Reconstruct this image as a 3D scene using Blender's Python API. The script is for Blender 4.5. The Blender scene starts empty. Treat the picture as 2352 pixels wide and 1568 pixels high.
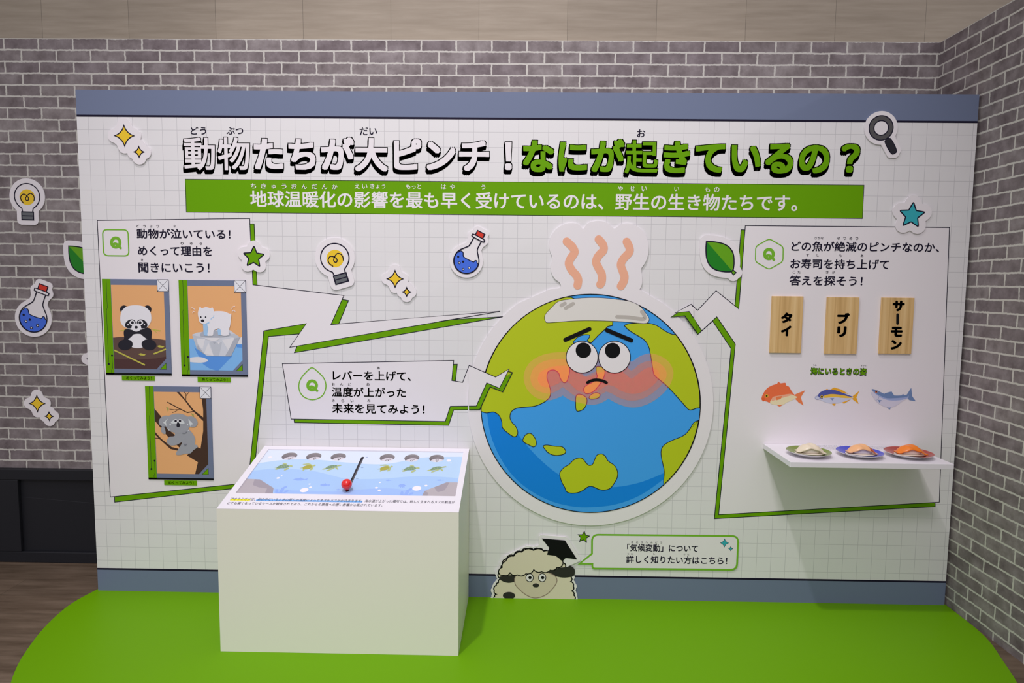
import bpy, bmesh, math, random
from mathutils import Vector, Matrix, geometry
random.seed(7)
SC = bpy.context.scene
COL = SC.collection
PI = math.pi

# ------------------------------------------------------------------ camera
FPX = 1534.5                      # focal length in pixels of a 2352 x 1568 frame
CAM = Vector((0.0, -2.739, 1.337))
PITCH, YAW, ROLL = 0.0873, -0.0158, 0.0099
_f = Vector((math.sin(YAW)*math.cos(PITCH), math.cos(YAW)*math.cos(PITCH), -math.sin(PITCH)))
_r = Vector((math.cos(YAW), -math.sin(YAW), 0))
_u = _r.cross(_f)
CR = math.cos(ROLL)*_r + math.sin(ROLL)*_u
CU = -math.sin(ROLL)*_r + math.cos(ROLL)*_u
cd = bpy.data.cameras.new('camera'); cam = bpy.data.objects.new('camera', cd); COL.objects.link(cam)
cd.sensor_width = 36.0; cd.lens = FPX/2352*36.0; cd.clip_start = 0.05; cd.clip_end = 100
M = Matrix((CR, CU, -_f)).transposed().to_4x4(); M.translation = CAM
cam.matrix_world = M
SC.camera = cam

# ------------------------------------------------------------------ light
SC.view_settings.view_transform = 'Standard'; SC.view_settings.look = 'None'
SC.view_settings.gamma = 1.0; SC.view_settings.use_curve_mapping = False
SC.view_settings.exposure = 0.0
w = bpy.data.worlds.new('hall'); SC.world = w; w.use_nodes = True
w.node_tree.nodes['Background'].inputs[0].default_value = (0.93, 0.90, 0.94, 1)
w.node_tree.nodes['Background'].inputs[1].default_value = 0.69

def spot(name, loc, target, power, size, angle, blend, color=(1, 0.945, 0.975)):
    l = bpy.data.lights.new(name, 'SPOT'); l.energy = power; l.shadow_soft_size = size
    l.spot_size = math.radians(angle); l.spot_blend = blend; l.color = color
    o = bpy.data.objects.new(name, l); COL.objects.link(o); o.location = loc
    o.rotation_euler = (Vector(target)-Vector(loc)).to_track_quat('-Z', 'Y').to_euler()
    return o
# downlights high under the hall's ceiling, in front of the exhibit
spot('ceiling_spot_key', (-1.0, -2.1, 6.0), (-0.25, -0.1, 1.1), 470, 0.09, 50, 1.0)
spot('ceiling_spot_front', (-0.3, -4.6, 5.2), (-0.1, 0.0, 0.75), 380, 0.35, 62, 1.0)
spot('ceiling_spot_beyond', (8.9, -3.0, 6.0), (0.3, 0.0, 1.3), 340, 0.07, 40, 0.6)

# ------------------------------------------------------------------ materials
def lin(c): return tuple(((v/255+0.055)/1.055)**2.4 if v > 10 else v/255/12.92 for v in c)
MATS = {}
def mat(name, rgb, rough=0.55, k=0.80, spec=0.3, alpha=1.0, coat=0.0):
    """plain printed or painted colour; rgb as read on the lit panel, k takes the lighting out"""
    if name in MATS: return MATS[name]
    m = bpy.data.materials.new(name); m.use_nodes = True
    b = m.node_tree.nodes['Principled BSDF']
    c = [min(0.9, v/k) for v in lin(rgb)]
    b.inputs['Base Color'].default_value = (*c, 1); b.inputs['Roughness'].default_value = rough
    b.inputs['Specular IOR Level'].default_value = spec
    b.inputs['Alpha'].default_value = alpha
    b.inputs['Coat Weight'].default_value = coat
    MATS[name] = m
    return m
def node(nt, t, **kw):
    n = nt.nodes.new(t)
    for k, v in kw.items(): setattr(n, k, v)
    return n
def math_(nt, op, a, b=None, c=None):
    n = nt.nodes.new('ShaderNodeMath'); n.operation = op
    for i, v in enumerate((a, b, c)):
        if v is None: continue
        if isinstance(v, (int, float)): n.inputs[i].default_value = v
        else: nt.links.new(v, n.inputs[i])
    return n.outputs[0]
def mixc(nt, f, a, b):
    n = nt.nodes.new('ShaderNodeMix'); n.data_type = 'RGBA'
    for s, v in ((n.inputs['Factor'], f), (n.inputs['A'], a), (n.inputs['B'], b)):
        if isinstance(v, (int, float)): s.default_value = v
        elif isinstance(v, tuple): s.default_value = (*v[:3], 1)
        else: nt.links.new(v, s)
    return n.outputs['Result']

def grid_mat():
    """white board printed with a fine grey 6 cm grid"""
    m = bpy.data.materials.new('white_grid_print'); m.use_nodes = True; nt = m.node_tree
    b = nt.nodes['Principled BSDF']; b.inputs['Roughness'].default_value = 0.5; b.inputs['Specular IOR Level'].default_value = 0.3
    g = node(nt, 'ShaderNodeNewGeometry'); s = node(nt, 'ShaderNodeSeparateXYZ'); nt.links.new(g.outputs['Position'], s.inputs[0])
    def line(sock, off):
        q = math_(nt, 'FRACT', math_(nt, 'MULTIPLY', math_(nt, 'ADD', sock, off), 1/0.06))
        d = math_(nt, 'ABSOLUTE', math_(nt, 'SUBTRACT', q, 0.5))
        return math_(nt, 'GREATER_THAN', d, 0.5-0.0165)
    lx = line(s.outputs['X'], 29.4166*0.06+0.60); lz = line(s.outputs['Z'], -(32.3*0.06)+6.0)
    mx = math_(nt, 'MAXIMUM', lx, lz)
    nt.links.new(mixc(nt, mx, (0.80, 0.785, 0.80), (0.60, 0.585, 0.61)), b.inputs['Base Color'])
    return m

def brick_mat(name, axis, x0, z0):
    """painted brick wallpaper: greyish purple bricks, pale joints, blotchy faces"""
    m = bpy.data.materials.new(name); m.use_nodes = True; nt = m.node_tree; L = nt.links.new
    b = nt.nodes['Principled BSDF']; b.inputs['Roughness'].default_value = 0.75; b.inputs['Specular IOR Level'].default_value = 0.15
    g = node(nt, 'ShaderNodeNewGeometry'); s = node(nt, 'ShaderNodeSeparateXYZ'); L(g.outputs['Position'], s.inputs[0])
    n0 = node(nt, 'ShaderNodeTexNoise'); n0.inputs['Scale'].default_value = 90; n0.inputs['Detail'].default_value = 4; L(g.outputs['Position'], n0.inputs['Vector'])
    n1 = node(nt, 'ShaderNodeTexNoise'); n1.inputs['Scale'].default_value = 11; n1.inputs['Detail'].default_value = 2; L(g.outputs['Position'], n1.inputs['Vector'])
    s0 = node(nt, 'ShaderNodeSeparateColor'); L(n0.outputs['Color'], s0.inputs[0])
    s1 = node(nt, 'ShaderNodeSeparateColor'); L(n1.outputs['Color'], s1.inputs[0])
    def wob(base, a, c):
        t = math_(nt, 'MULTIPLY', math_(nt, 'SUBTRACT', a, 0.5), 0.0060)
        t2 = math_(nt, 'MULTIPLY', math_(nt, 'SUBTRACT', c, 0.5), 0.0070)
        return math_(nt, 'ADD', math_(nt, 'ADD', base, t), t2)
    ux = wob(math_(nt, 'SUBTRACT', s.outputs[axis], x0), s0.outputs[0], s1.outputs[0])
    uz = wob(math_(nt, 'SUBTRACT', s.outputs['Z'], z0), s0.outputs[1], s1.outputs[1])
    cv = node(nt, 'ShaderNodeCombineXYZ'); L(ux, cv.inputs[0]); L(uz, cv.inputs[1])
    t = node(nt, 'ShaderNodeTexBrick'); L(cv.outputs[0], t.inputs['Vector'])
    t.offset = 0.5; t.offset_frequency = 2; t.squash = 1.0
    t.inputs['Scale'].default_value = 1.0; t.inputs['Brick Width'].default_value = 0.1551; t.inputs['Row Height'].default_value = 0.0503
    t.inputs['Mortar Size'].default_value = 0.0046; t.inputs['Mortar Smooth'].default_value = 0.45; t.inputs['Bias'].default_value = 0.0
    t.inputs['Color1'].default_value = (0, 0, 0, 1); t.inputs['Color2'].default_value = (1, 1, 1, 1); t.inputs['Mortar'].default_value = (0.5, 0.5, 0.5, 1)
    n2 = node(nt, 'ShaderNodeTexNoise'); n2.inputs['Scale'].default_value = 16; n2.inputs['Detail'].default_value = 5; n2.inputs['Roughness'].default_value = 0.62
    L(g.outputs['Position'], n2.inputs['Vector'])
    r = node(nt, 'ShaderNodeValToRGB'); L(n2.outputs['Fac'], r.inputs[0])
    e = r.color_ramp.elements
    e[0].position = 0.27; e[0].color = (*BRICK[0], 1); e[1].position = 0.74; e[1].color = (*BRICK[2], 1)
    q = e.new(0.5); q.color = (*BRICK[1], 1)
    rr = node(nt, 'ShaderNodeValToRGB'); L(t.outputs['Color'], rr.inputs[0])
    rr.color_ramp.elements[0].color = (0.86, 0.83, 0.87, 1); rr.color_ramp.elements[1].color = (1.12, 1.13, 1.12, 1)
    mu = node(nt, 'ShaderNodeMix'); mu.data_type = 'RGBA'; mu.blend_type = 'MULTIPLY'; mu.inputs['Factor'].default_value = 1
    L(r.outputs[0], mu.inputs['A']); L(rr.outputs[0], mu.inputs['B'])
    c = mixc(nt, t.outputs['Fac'], mu.outputs['Result'], BRICK[3])
    L(c, b.inputs['Base Color'])
    return m
BRICK = [(0.148, 0.122, 0.124), (0.235, 0.203, 0.206), (0.335, 0.300, 0.302), (0.60, 0.58, 0.54)]

def streak_mat(name, c0, c1, seam, tile, off, zoff, rough=0.6, axes='XZ', th=10.0, noise=(2.2, 26.0)):
    """tiles or boards with fine streaks along the first axis and thin seams"""
    m = bpy.data.materials.new(name); m.use_nodes = True; nt = m.node_tree; L = nt.links.new
    b = nt.nodes['Principled BSDF']; b.inputs['Roughness'].default_value = rough; b.inputs['Specular IOR Level'].default_value = 0.25
    g = node(nt, 'ShaderNodeNewGeometry'); s = node(nt, 'ShaderNodeSeparateXYZ'); L(g.outputs['Position'], s.inputs[0])
    cv = node(nt, 'ShaderNodeCombineXYZ')
    L(math_(nt, 'MULTIPLY', s.outputs[axes[0]], noise[0]), cv.inputs[0]); L(math_(nt, 'MULTIPLY', s.outputs[axes[1]], noise[1]), cv.inputs[1])
    n = node(nt, 'ShaderNodeTexNoise'); n.inputs['Scale'].default_value = 1.6; n.inputs['Detail'].default_value = 6; n.inputs['Roughness'].default_value = 0.6; L(cv.outputs[0], n.inputs['Vector'])
    r = node(nt, 'ShaderNodeValToRGB'); L(n.outputs['Fac'], r.inputs[0])
    r.color_ramp.elements[0].position = 0.3; r.color_ramp.elements[0].color = (*c0, 1)
    r.color_ramp.elements[1].position = 0.72; r.color_ramp.elements[1].color = (*c1, 1)
    c2 = node(nt, 'ShaderNodeCombineXYZ'); L(math_(nt, 'SUBTRACT', s.outputs[axes[0]], off), c2.inputs[0]); L(math_(nt, 'SUBTRACT', s.outputs[axes[1]], zoff), c2.inputs[1])
    t = node(nt, 'ShaderNodeTexBrick'); L(c2.outputs[0], t.inputs['Vector']); t.offset = 0.0 if axes == 'XZ' else 0.4
    t.inputs['Scale'].default_value = 1; t.inputs['Brick Width'].default_value = tile; t.inputs['Row Height'].default_value = th
    t.inputs['Mortar Size'].default_value = 0.0012; t.inputs['Mortar Smooth'].default_value = 0.3
    t.inputs['Color1'].default_value = (0.93, 0.93, 0.93, 1); t.inputs['Color2'].default_value = (1.05, 1.05, 1.05, 1); t.inputs['Mortar'].default_value = (seam, seam, seam, 1)
    mu = node(nt, 'ShaderNodeMix'); mu.data_type = 'RGBA'; mu.blend_type = 'MULTIPLY'; mu.inputs['Factor'].default_value = 1
    L(r.outputs[0], mu.inputs['A']); L(t.outputs['Color'], mu.inputs['B']); L(mu.outputs['Result'], b.inputs['Base Color'])
    return m

def wood_mat():
    m = bpy.data.materials.new('pale_straight_grain_wood'); m.use_nodes = True; nt = m.node_tree; L = nt.links.new
    b = nt.nodes['Principled BSDF']; b.inputs['Roughness'].default_value = 0.55
    tc = node(nt, 'ShaderNodeTexCoord'); mp = node(nt, 'ShaderNodeMapping'); L(tc.outputs['Object'], mp.inputs[0])
    mp.inputs['Scale'].default_value = (52, 1, 1.2); mp.inputs['Rotation'].default_value = (0, 0.03, 0)
    n = node(nt, 'ShaderNodeTexNoise'); n.inputs['Scale'].default_value = 1.0; n.inputs['Detail'].default_value = 3; L(mp.outputs[0], n.inputs['Vector'])
    r = node(nt, 'ShaderNodeValToRGB'); L(n.outputs['Fac'], r.inputs[0]); e = r.color_ramp.elements
    e[0].position = 0.3; e[0].color = (0.50, 0.29, 0.095, 1); e[1].position = 0.7; e[1].color = (0.80, 0.56, 0.27, 1)
    q = e.new(0.5); q.color = (0.72, 0.47, 0.20, 1)
    L(r.outputs[0], b.inputs['Base Color'])
    return m

INK = mat('navy_ink', (24, 20, 40), spec=0.12); BLACK = mat('black_ink', (15, 15, 17), spec=0.12); WHITE = mat('white_print', (216, 211, 215))
GREEN = mat('leaf_green_print', (95, 149, 0), spec=0.12); SLATE = mat('slate_blue_print', (102, 112, 138))
LIME = mat('lime_print', (170, 184, 22)); SEA = mat('sea_blue_print', (58, 148, 226)); DEEP = mat('deep_blue_print', (0, 120, 208))
YELLOW = mat('yellow_print', (226, 184, 40)); ORANGE = mat('apricot_print', (216, 161, 109)); FOAM = mat('white_foam_board', (216, 211, 215), rough=0.5)
GREYM = mat('grey_print', (92, 95, 100)); TEAL = mat('teal_print', (48, 158, 170)); RED = mat('red_print', (196, 48, 32)); FBLUE = mat('flask_blue_print', (60, 100, 205))
STEAM = mat('salmon_print', (220, 162, 135)); LEAFD = mat('dark_leaf_print', (20, 118, 22)); LEAFL = mat('light_leaf_print', (92, 152, 10))
QGREEN = mat('badge_green_print', (108, 168, 38)); FLAP = mat('white_card_print', (214, 214, 224))

# ------------------------------------------------------------------ object helpers
def props(o, label=None, cat=None, group=None, kind=None):
    if label: o['label'] = label
    if cat: o['category'] = cat
    if group: o['group'] = group
    if kind: o['kind'] = kind
    return o
def thing(name, label, cat, loc, group=None):
    o = bpy.data.objects.new(name, None); COL.objects.link(o); o.location = loc; o.empty_display_size = 0.05
    return props(o, label, cat, group)
def wloc(o):
    v = Vector(o.location)
    return v + wloc(o.parent) if o.parent else v

class Mesh:
    """gathers faces given in world coordinates and links them as ONE mesh object"""
    def __init__(s): s.v = []; s.f = []; s.m = []; s.mats = []; s.smooth = []
    def mi(s, m):
        if m not in s.mats: s.mats.append(m)
        return s.mats.index(m)
    def face(s, pts, m, sm=False):
        n = len(s.v); s.v += [Vector(p) for p in pts]; s.f.append(list(range(n, n+len(pts)))); s.m.append(s.mi(m)); s.smooth.append(sm)
    def add(s, vs, fs, m, sm=False):
        n = len(s.v); s.v += [Vector(p) for p in vs]
        for f in fs: s.f.append([n+i for i in f]); s.m.append(s.mi(m)); s.smooth.append(sm)
    def box(s, a, b, m):
        x0, y0, z0 = a; x1, y1, z1 = b
        vs = [(x, y, z) for x in (x0, x1) for y in (y0, y1) for z in (z0, z1)]
        s.add(vs, [(0, 1, 3, 2), (4, 6, 7, 5), (0, 4, 5, 1), (2, 3, 7, 6), (0, 2, 6, 4), (1, 5, 7, 3)], m)
    def build(s, name, parent=None, loc=None, bevel=0.0):
        base = wloc(parent) if parent else Vector((0, 0, 0))
        l = Vector(loc) if loc is not None else base
        me = bpy.data.meshes.new(name); me.from_pydata([v-l for v in s.v], [], s.f)
        for m in s.mats: me.materials.append(m)
        me.polygons.foreach_set('material_index', s.m); me.polygons.foreach_set('use_smooth', s.smooth); me.update()
        o = bpy.data.objects.new(name, me); COL.objects.link(o)
        o.location = l-base
        if parent: o.parent = parent
        if bevel:
            bm = bmesh.new(); bm.from_mesh(me); bmesh.ops.remove_doubles(bm, verts=bm.verts, dist=1e-5)
            bmesh.ops.recalc_face_normals(bm, faces=bm.faces); bm.to_mesh(me); bm.free()
            md = o.modifiers.new('edge', 'BEVEL'); md.width = bevel; md.segments = 2; md.limit_method = 'ANGLE'
        return o

# ------------------------------------------------------------------ flat artwork on a plane
def pxray(x, y): return _f + CR*((x-1176)/FPX) + CU*((784-y)/FPX)
class Plane:
    """a printed face: px() reads a point of it, at() gives the place h above it"""
    def __init__(s, o, ex, ey):
        s.o = Vector(o); s.ex = Vector(ex).normalized(); s.ey = Vector(ey).normalized(); s.n = s.ex.cross(s.ey)
    def px(s, x, y, h=0.0):
        o = s.o+s.n*h; d = pxray(x, y); t = (o-CAM).dot(s.n)/d.dot(s.n); p = CAM+d*t-o
        return (p.dot(s.ex), p.dot(s.ey))
    def at(s, uv, h=0.0): return s.o+s.ex*uv[0]+s.ey*uv[1]+s.n*h
PANEL = Plane((0, 0, 0), (1, 0, 0), (0, 0, 1))
YB = 0.297
BACK = Plane((0, YB, 0), (1, 0, 0), (0, 0, 1))

def C(ox, oy, s, pts): return [(ox+x/s, oy+y/s) for x, y in pts]
def c2(*p): return C(1050, 480, 3.266, p)
def c3(*p): return C(1050, 800, 3.563, p)
def c5(*p): return C(200, 480, 4.126, p)
def c6(*p): return C(200, 820, 4.126, p)
def c7(*p): return C(1540, 480, 3.36, p)
def cm(*p): return C(580, 480, 3.015, p)
def cf(*p): return C(1680, 640, 4.2, p)
def cs(*p): return C(1060, 1020, 4.126, p)
def ck(*p): return C(480, 980, 3.675, p)
def c4(*p): return C(0, 500, 3.92, p)

def smooth(pts, closed=True, n=5):
    out = []; N = len(pts)
    rng = range(N) if closed else range(N-1)
    for i in rng:
        g = (lambda k: pts[k % N]) if closed else (lambda k: pts[max(0, min(N-1, k))])
        p0, p1, p2, p3 = g(i-1), g(i), g(i+1), g(i+2)
        for j in range(n):
            t = j/n
            out.append(tuple(0.5*((2*p1[a])+(-p0[a]+p2[a])*t+(2*p0[a]-5*p1[a]+4*p2[a]-p3[a])*t*t+(-p0[a]+3*p1[a]-3*p2[a]+p3[a])*t**3) for a in (0, 1)))
    if not closed: out.append(tuple(pts[-1]))
    return out
def ell(cx, cy, rx, ry=None, rot=0.0, n=40):
    ry = rx if ry is None else ry; c, s = math.cos(rot), math.sin(rot)
    return [(cx+rx*math.cos(a)*c-ry*math.sin(a)*s, cy+rx*math.cos(a)*s+ry*math.sin(a)*c) for a in [2*PI*i/n for i in range(n)]]
def area(p): return 0.5*sum(p[i][0]*p[(i+1) % len(p)][1]-p[(i+1) % len(p)][0]*p[i][1] for i in range(len(p)))
def ribbon(pts, w, closed):
    """quads of a stroke of width w (mitred), plus round ends"""
    q = [Vector(pts[0])]
    for p in pts[1:]:
        if (Vector(p)-q[-1]).length > 1e-6: q.append(Vector(p))
    if closed and (q[0]-q[-1]).length < 1e-6: q.pop()
    N = len(q); L = []; R = []
    for i in range(N):
        a = q[i-1] if (closed or i) else None; b = q[(i+1) % N] if (closed or i < N-1) else None
        d1 = (q[i]-a).normalized() if a is not None else None; d2 = (b-q[i]).normalized() if b is not None else None
        if d1 is None: d1 = d2
        if d2 is None: d2 = d1
        n1 = Vector((-d1.y, d1.x)); n2 = Vector((-d2.y, d2.x)); m = n1+n2
        if m.length < 0.2: m = n1
        else: m = m.normalized(); m = m/max(0.45, m.dot(n1))
        L.append(q[i]+m*(w/2)); R.append(q[i]-m*(w/2))
    fs = []
    for i in range(N if closed else N-1):
        j = (i+1) % N; fs.append([R[i], R[j], L[j], L[i]])
    return fs

_tc = {}
def glyphs(body, off=0.0):
    """a line of writing as faces in em units; off thickens its strokes by printing it in a small ring"""
    if body not in _tc:
        cu = bpy.data.curves.new('t', 'FONT'); cu.body = body; cu.resolution_u = 4; cu.fill_mode = 'FRONT'
        o = bpy.data.objects.new('t', cu); COL.objects.link(o)
        dg = bpy.context.evaluated_depsgraph_get(); dg.update()
        me = bpy.data.meshes.new_from_object(o.evaluated_get(dg))
        vs = [(v.co.x, v.co.y) for v in me.vertices]; fs = [list(p.vertices) for p in me.polygons]
        bpy.data.objects.remove(o); bpy.data.curves.remove(cu); bpy.data.meshes.remove(me)
        xs = [v[0] for v in vs]; ys = [v[1] for v in vs]
        _tc[body] = (vs, fs, min(xs), max(xs), min(ys), max(ys))
    vs, fs, ax, bx, ay, by = _tc[body]
    if off <= 0.002: return _tc[body]
    n = 6 if off < 0.024 else 12
    V = []; F = []
    for k in range(n):
        dx, dy = off*math.cos(2*PI*k/n), off*math.sin(2*PI*k/n); b = len(V)
        V += [(x+dx, y+dy) for x, y in vs]; F += [[b+i for i in f] for f in fs]
    return (V, F, ax-off, bx+off, ay-off, by+off)

STEP = 0.00005
class Art(Mesh):
    """printed shapes layered on a plane; every call prints one layer above the last"""
    def __init__(s, plane, h=0.0003, px=True):
        super().__init__(); s.p = plane; s.h = h; s.px = px
    def uv(s, pts): return [s.p.px(x, y, s.h) for x, y in pts] if s.px else pts
    def fill(s, pts, m, line=None, lw=0.003, raw=False):
        u = pts if raw else s.uv(pts)
        if area(u) < 0: u = u[::-1]
        s.face([s.p.at(a, s.h) for a in u], m); s.h += STEP
        if line: s.stroke(u, line, lw, True, raw=True)
        return s
    def stroke(s, pts, m, w, closed=False, cap=False, raw=False):
        u = pts if raw else s.uv(pts)
        for q in ribbon(u, w, closed): s.face([s.p.at(a, s.h) for a in q], m)
        if cap:
            for e in (u[0], u[-1]): s.face([s.p.at(a, s.h+STEP*0.5) for a in ell(e[0], e[1], w/2, n=20)], m)
        s.h += STEP
        return s
    def text(s, body, x0, x1, y0, y1, m, off=0.0, shift=(0, 0), boff=None, raw=False):
        """writing fitted to its ink box: left x, right x, top and bottom y at its left end"""
        vs, fs, ax, bx, ay, by = glyphs(body, off); n1 = len(glyphs(body)[0]); ST = 0.0 if m is BLACK else 0.00003
        if boff is not None: _, _, ax, bx, ay, by = glyphs(body, boff)
        if raw: u0, u1, v1, v0 = x0, x1, y0, y1
        else:
            u0, v1 = s.p.px(x0, y0, s.h); _, v0 = s.p.px(x0, y1, s.h); u1, _ = s.p.px(x1, y0, s.h)
        sx = (u1-u0)/(bx-ax); sy = (v1-v0)/(by-ay)
        s.add([s.p.at((u0+(x-ax)*sx+shift[0], v0+(y-ay)*sy+shift[1]), s.h+ST*(i//n1)) for i, (x, y) in enumerate(vs)], fs, m); s.h += STEP+ST*(len(vs)//n1)
        return s
    def ruby(s, body, x0, x1, y0, y1, m, off=0.0):
        """small reading aids; letters parted by blanks are spread evenly"""
        cs_ = body.split()
        if len(cs_) == 1: return s.text(body, x0, x1, y0, y1, m, off)
        lw = (y1-y0)*1.06; st = (x1-x0-lw)/(len(cs_)-1); sl = 0.0095
        for i, c in enumerate(cs_):
            k = 0.8 if c in 'ゅっょ' else 1.0; X = x0+i*st+lw*(1-k)/2; dy = (X-x0)*sl
            s.text(c, X, X+lw*k, y0+dy+(y1-y0)*(1-k), y1+dy, m, off)
        return s
    def slab(s, u, h0, h1, m, side=None):
        """a cut-out board standing h0..h1 proud of the plane"""
        if area(u) < 0: u = u[::-1]
        n = len(u); vs = [s.p.at(a, h1) for a in u]+[s.p.at(a, h0) for a in u]
        s.add(vs, [list(range(n)), list(range(2*n-1, n-1, -1))], m)
        s.add(vs, [[i, n+i, n+(i+1) % n, (i+1) % n] for i in range(n)], side or m)
        s.h = h1+STEP
        return s
def halo(pts, d, c=None, n=150):
    """outline d outside a shape, seen from c"""
    if c is None: c = (sum(p[0] for p in pts)/len(pts), sum(p[1] for p in pts)/len(pts))
    out = []
    for i in range(n):
        a = 2*PI*i/n; ux, uy = math.cos(a), math.sin(a); best = d*0.5
        for x, y in pts:
            dx, dy = x-c[0], y-c[1]; t = dx*ux+dy*uy; q = d*d-(dx*dx+dy*dy-t*t)
            if q > 0: best = max(best, t+math.sqrt(q))
        out.append((c[0]+ux*best, c[1]+uy*best))
    return out
def dense(pts, step, closed=True):
    out = []; N = len(pts)
    for i in range(N if closed else N-1):
        a, b = pts[i], pts[(i+1) % N]; k = max(1, int(math.dist(a, b)/step))
        out += [(a[0]+(b[0]-a[0])*j/k, a[1]+(b[1]-a[1])*j/k) for j in range(k)]
    return out
def clip_x(pts, x, keep_right=True):
    out = []; s = 1 if keep_right else -1
    for i in range(len(pts)):
        a, b = pts[i], pts[(i+1) % len(pts)]; da, db = s*(a[0]-x), s*(b[0]-x)
        if da >= 0: out.append(a)
        if da*db < 0: t = da/(da-db); out.append((a[0]+(b[0]-a[0])*t, a[1]+(b[1]-a[1])*t))
    return out

# ================================================================== THE SETTING
def struct(mesh, name, label=None):
    o = mesh.build(name); props(o, label, None, None, 'structure'); return o
XR = 1.802; ZT = 2.398
bm_ = Mesh(); bm_.box((-4.2, YB, 0.45), (XR+0.05, YB+0.05, ZT), brick_mat('brick_wallpaper', 'X', -2.321, ZT-60*0.0503)); struct(bm_, 'wall_back', 'grey purple brick wallpaper wall behind the exhibit board')
bm_ = Mesh(); bm_.box((XR, -2.3, 0.0), (XR+0.05, YB, ZT), brick_mat('brick_wallpaper_side', 'Y', 0.2672-20*0.1551, ZT-60*0.0503)); struct(bm_, 'wall_right', 'grey purple brick wallpaper wall running along the right side')
TAN = streak_mat('beige_travertine_tile', (0.305, 0.256, 0.200), (0.395, 0.338, 0.272), 0.55, 0.3942, -2.1811-4*0.3942, 1.3, th=1.4)
bm_ = Mesh(); bm_.box((-5.0, YB+0.052, 0.0), (4.6, YB+0.12, 3.7), TAN); struct(bm_, 'wall_upper', 'beige streaked tile wall above the brick')
FLOORM = streak_mat('brown_wood_floor', (0.092, 0.062, 0.040), (0.205, 0.150, 0.108), 0.6, 1.2, 0.2, 0.1, rough=0.5, axes='XY', th=0.15, noise=(2.0, 14.0))
bm_ = Mesh(); bm_.box((-6, -7, -0.1), (6, YB+0.05, 0.0), FLOORM); struct(bm_, 'floor', 'dark brown wood plank floor')
DARK = mat('black_painted_wood', (28, 29, 34), rough=0.45)
bm_ = Mesh()                                     # black dado below the wallpaper, a recessed field between rails
bm_.box((-4.2, YB-0.004, 0.0), (XR, YB+0.05, 0.449), DARK)
for a, b in (((-4.2, YB-0.022, 0.398), (XR, YB-0.004, 0.449)), ((-4.2, YB-0.022, 0.0), (XR, YB-0.004, 0.052)),
             ((-2.62, YB-0.022, 0.052), (-2.352, YB-0.004, 0.398)), ((-1.2, YB-0.022, 0.052), (-0.95, YB-0.004, 0.398))):
    bm_.box(a, b, DARK)
o = bm_.build('trim_1', bevel=0.003); props(o, 'black panelled dado along the foot of the back wall', None, None, 'structure')

# ------------------------------------------------------------------ green mat
MATG = mat('green_vinyl', (108, 165, 0), rough=0.5, k=1.0, spec=0.14)
pts = [(-1.82, 0.02), (-1.845, -0.09), (-1.845, -0.18), (-1.825, -0.30), (-1.79, -0.42), (-1.74, -0.55), (-1.67, -0.68), (-1.55, -0.86), (-1.35, -1.05), (-1.0, -1.25), (-0.5, -1.38),
       (0.0, -1.42), (0.5, -1.38), (1.0, -1.22), (1.35, -0.98), (1.55, -0.77), (1.67, -0.60), (1.745, -0.40), (1.785, -0.27), (1.797, -0.15), (1.797, 0.02)]
sp = smooth(pts, False, 5)
mm = Mesh(); n = len(sp)
mm.add([(x, y, 0.003) for x, y in sp]+[(x, y, 0.0) for x, y in sp], [list(range(n))]+[[i, n+i, n+(i+1) % n, (i+1) % n] for i in range(n)], MATG)
o = mm.build('floor_mat', loc=(0, -0.6, 0)); props(o, 'bright green rounded vinyl mat on the brown floor under the exhibit', 'mat')

# ================================================================== THE DISPLAY BOARD
XL, XE, ZP = -1.812, 1.790, 2.095
board = thing('display_board', 'wide white grid-printed exhibit board with slate bands, title and speech bubbles', 'exhibit board', (0, 0.025, 0.003))
b = Mesh(); b.box((XL, 0.0, 0.003), (XE, 0.05, ZP), grid_mat()); b.build('board', board)
a = Art(PANEL); a.fill([(XL, 1.996), (XE, 1.992), (XE, ZP), (XL, ZP)], SLATE, raw=True); a.build('header_band', board)
a = Art(PANEL); a.fill([(XL, 0.003), (XE, 0.003), (XE, 0.104), (XL, 0.100)], SLATE, raw=True); a.build('footer_band', board)
for z0, z1 in ((1.993, 1.989), (0.100, 0.104)):
    a = Art(PANEL, 0.0005); a.stroke([(XL, z0), (XE, z1)], INK, 0.008, raw=True); a.build('band_line', board)

# title: white half and green half, each with a black outline thrown down as a block shadow
KERN = [(1, 1), (1, 0), (1, -1), (0, -1), (-1, -1), (-1, 0), (-1, 1), (0, 1)]
def title(chars, xs, y0, y1, face_mat, label):
    """big display letters, one by one on a steady pitch; dense characters get thinner strokes"""
    a = Art(PANEL, 0.0004); em = (PANEL.px(xs[0], y0)[1]-PANEL.px(xs[0], y1)[1])*1.045
    base = PANEL.px(xs[0], y1)[1]; cx = [PANEL.px(x, y0)[0] for x in xs]
    vs0, f0, ax0, bx0, ay0, by0 = glyphs('動'); sc = em/(by0-ay0+0.06)
    for ink in (True, False):
        for c, X in zip(chars, cx):
            vs, fs, ax, bx, ay, by = glyphs(c); off = 0.016 if c in '動物起' else (0.030 if c in '大？！' else 0.034)
            if c in '！？': mid, wx = (ax+bx)/2, 1.12
            else: mid, wx = 0.5*GADV, 1.0
            def put(dx, dy, h, m):
                a.add([PANEL.at((X+((x-mid)*wx+dx)*sc, base+(y-ay0+0.03+dy)*sc), h) for x, y in vs], fs, m)
            if ink:
                o_ = off+0.022
                for k in range(12):
                    for i, (kx, ky) in enumerate(KERN if k in (0, 11) else KERN[::2]): put(kx*o_-0.0020*k, ky*o_-0.0095*k, 0.0004, BLACK)
            else:
                for i, (kx, ky) in enumerate(KERN): put(kx*off, ky*off, 0.00045+0.00003*i, face_mat)
    o = a.build('title_lettering', board); o['label'] = label
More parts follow.
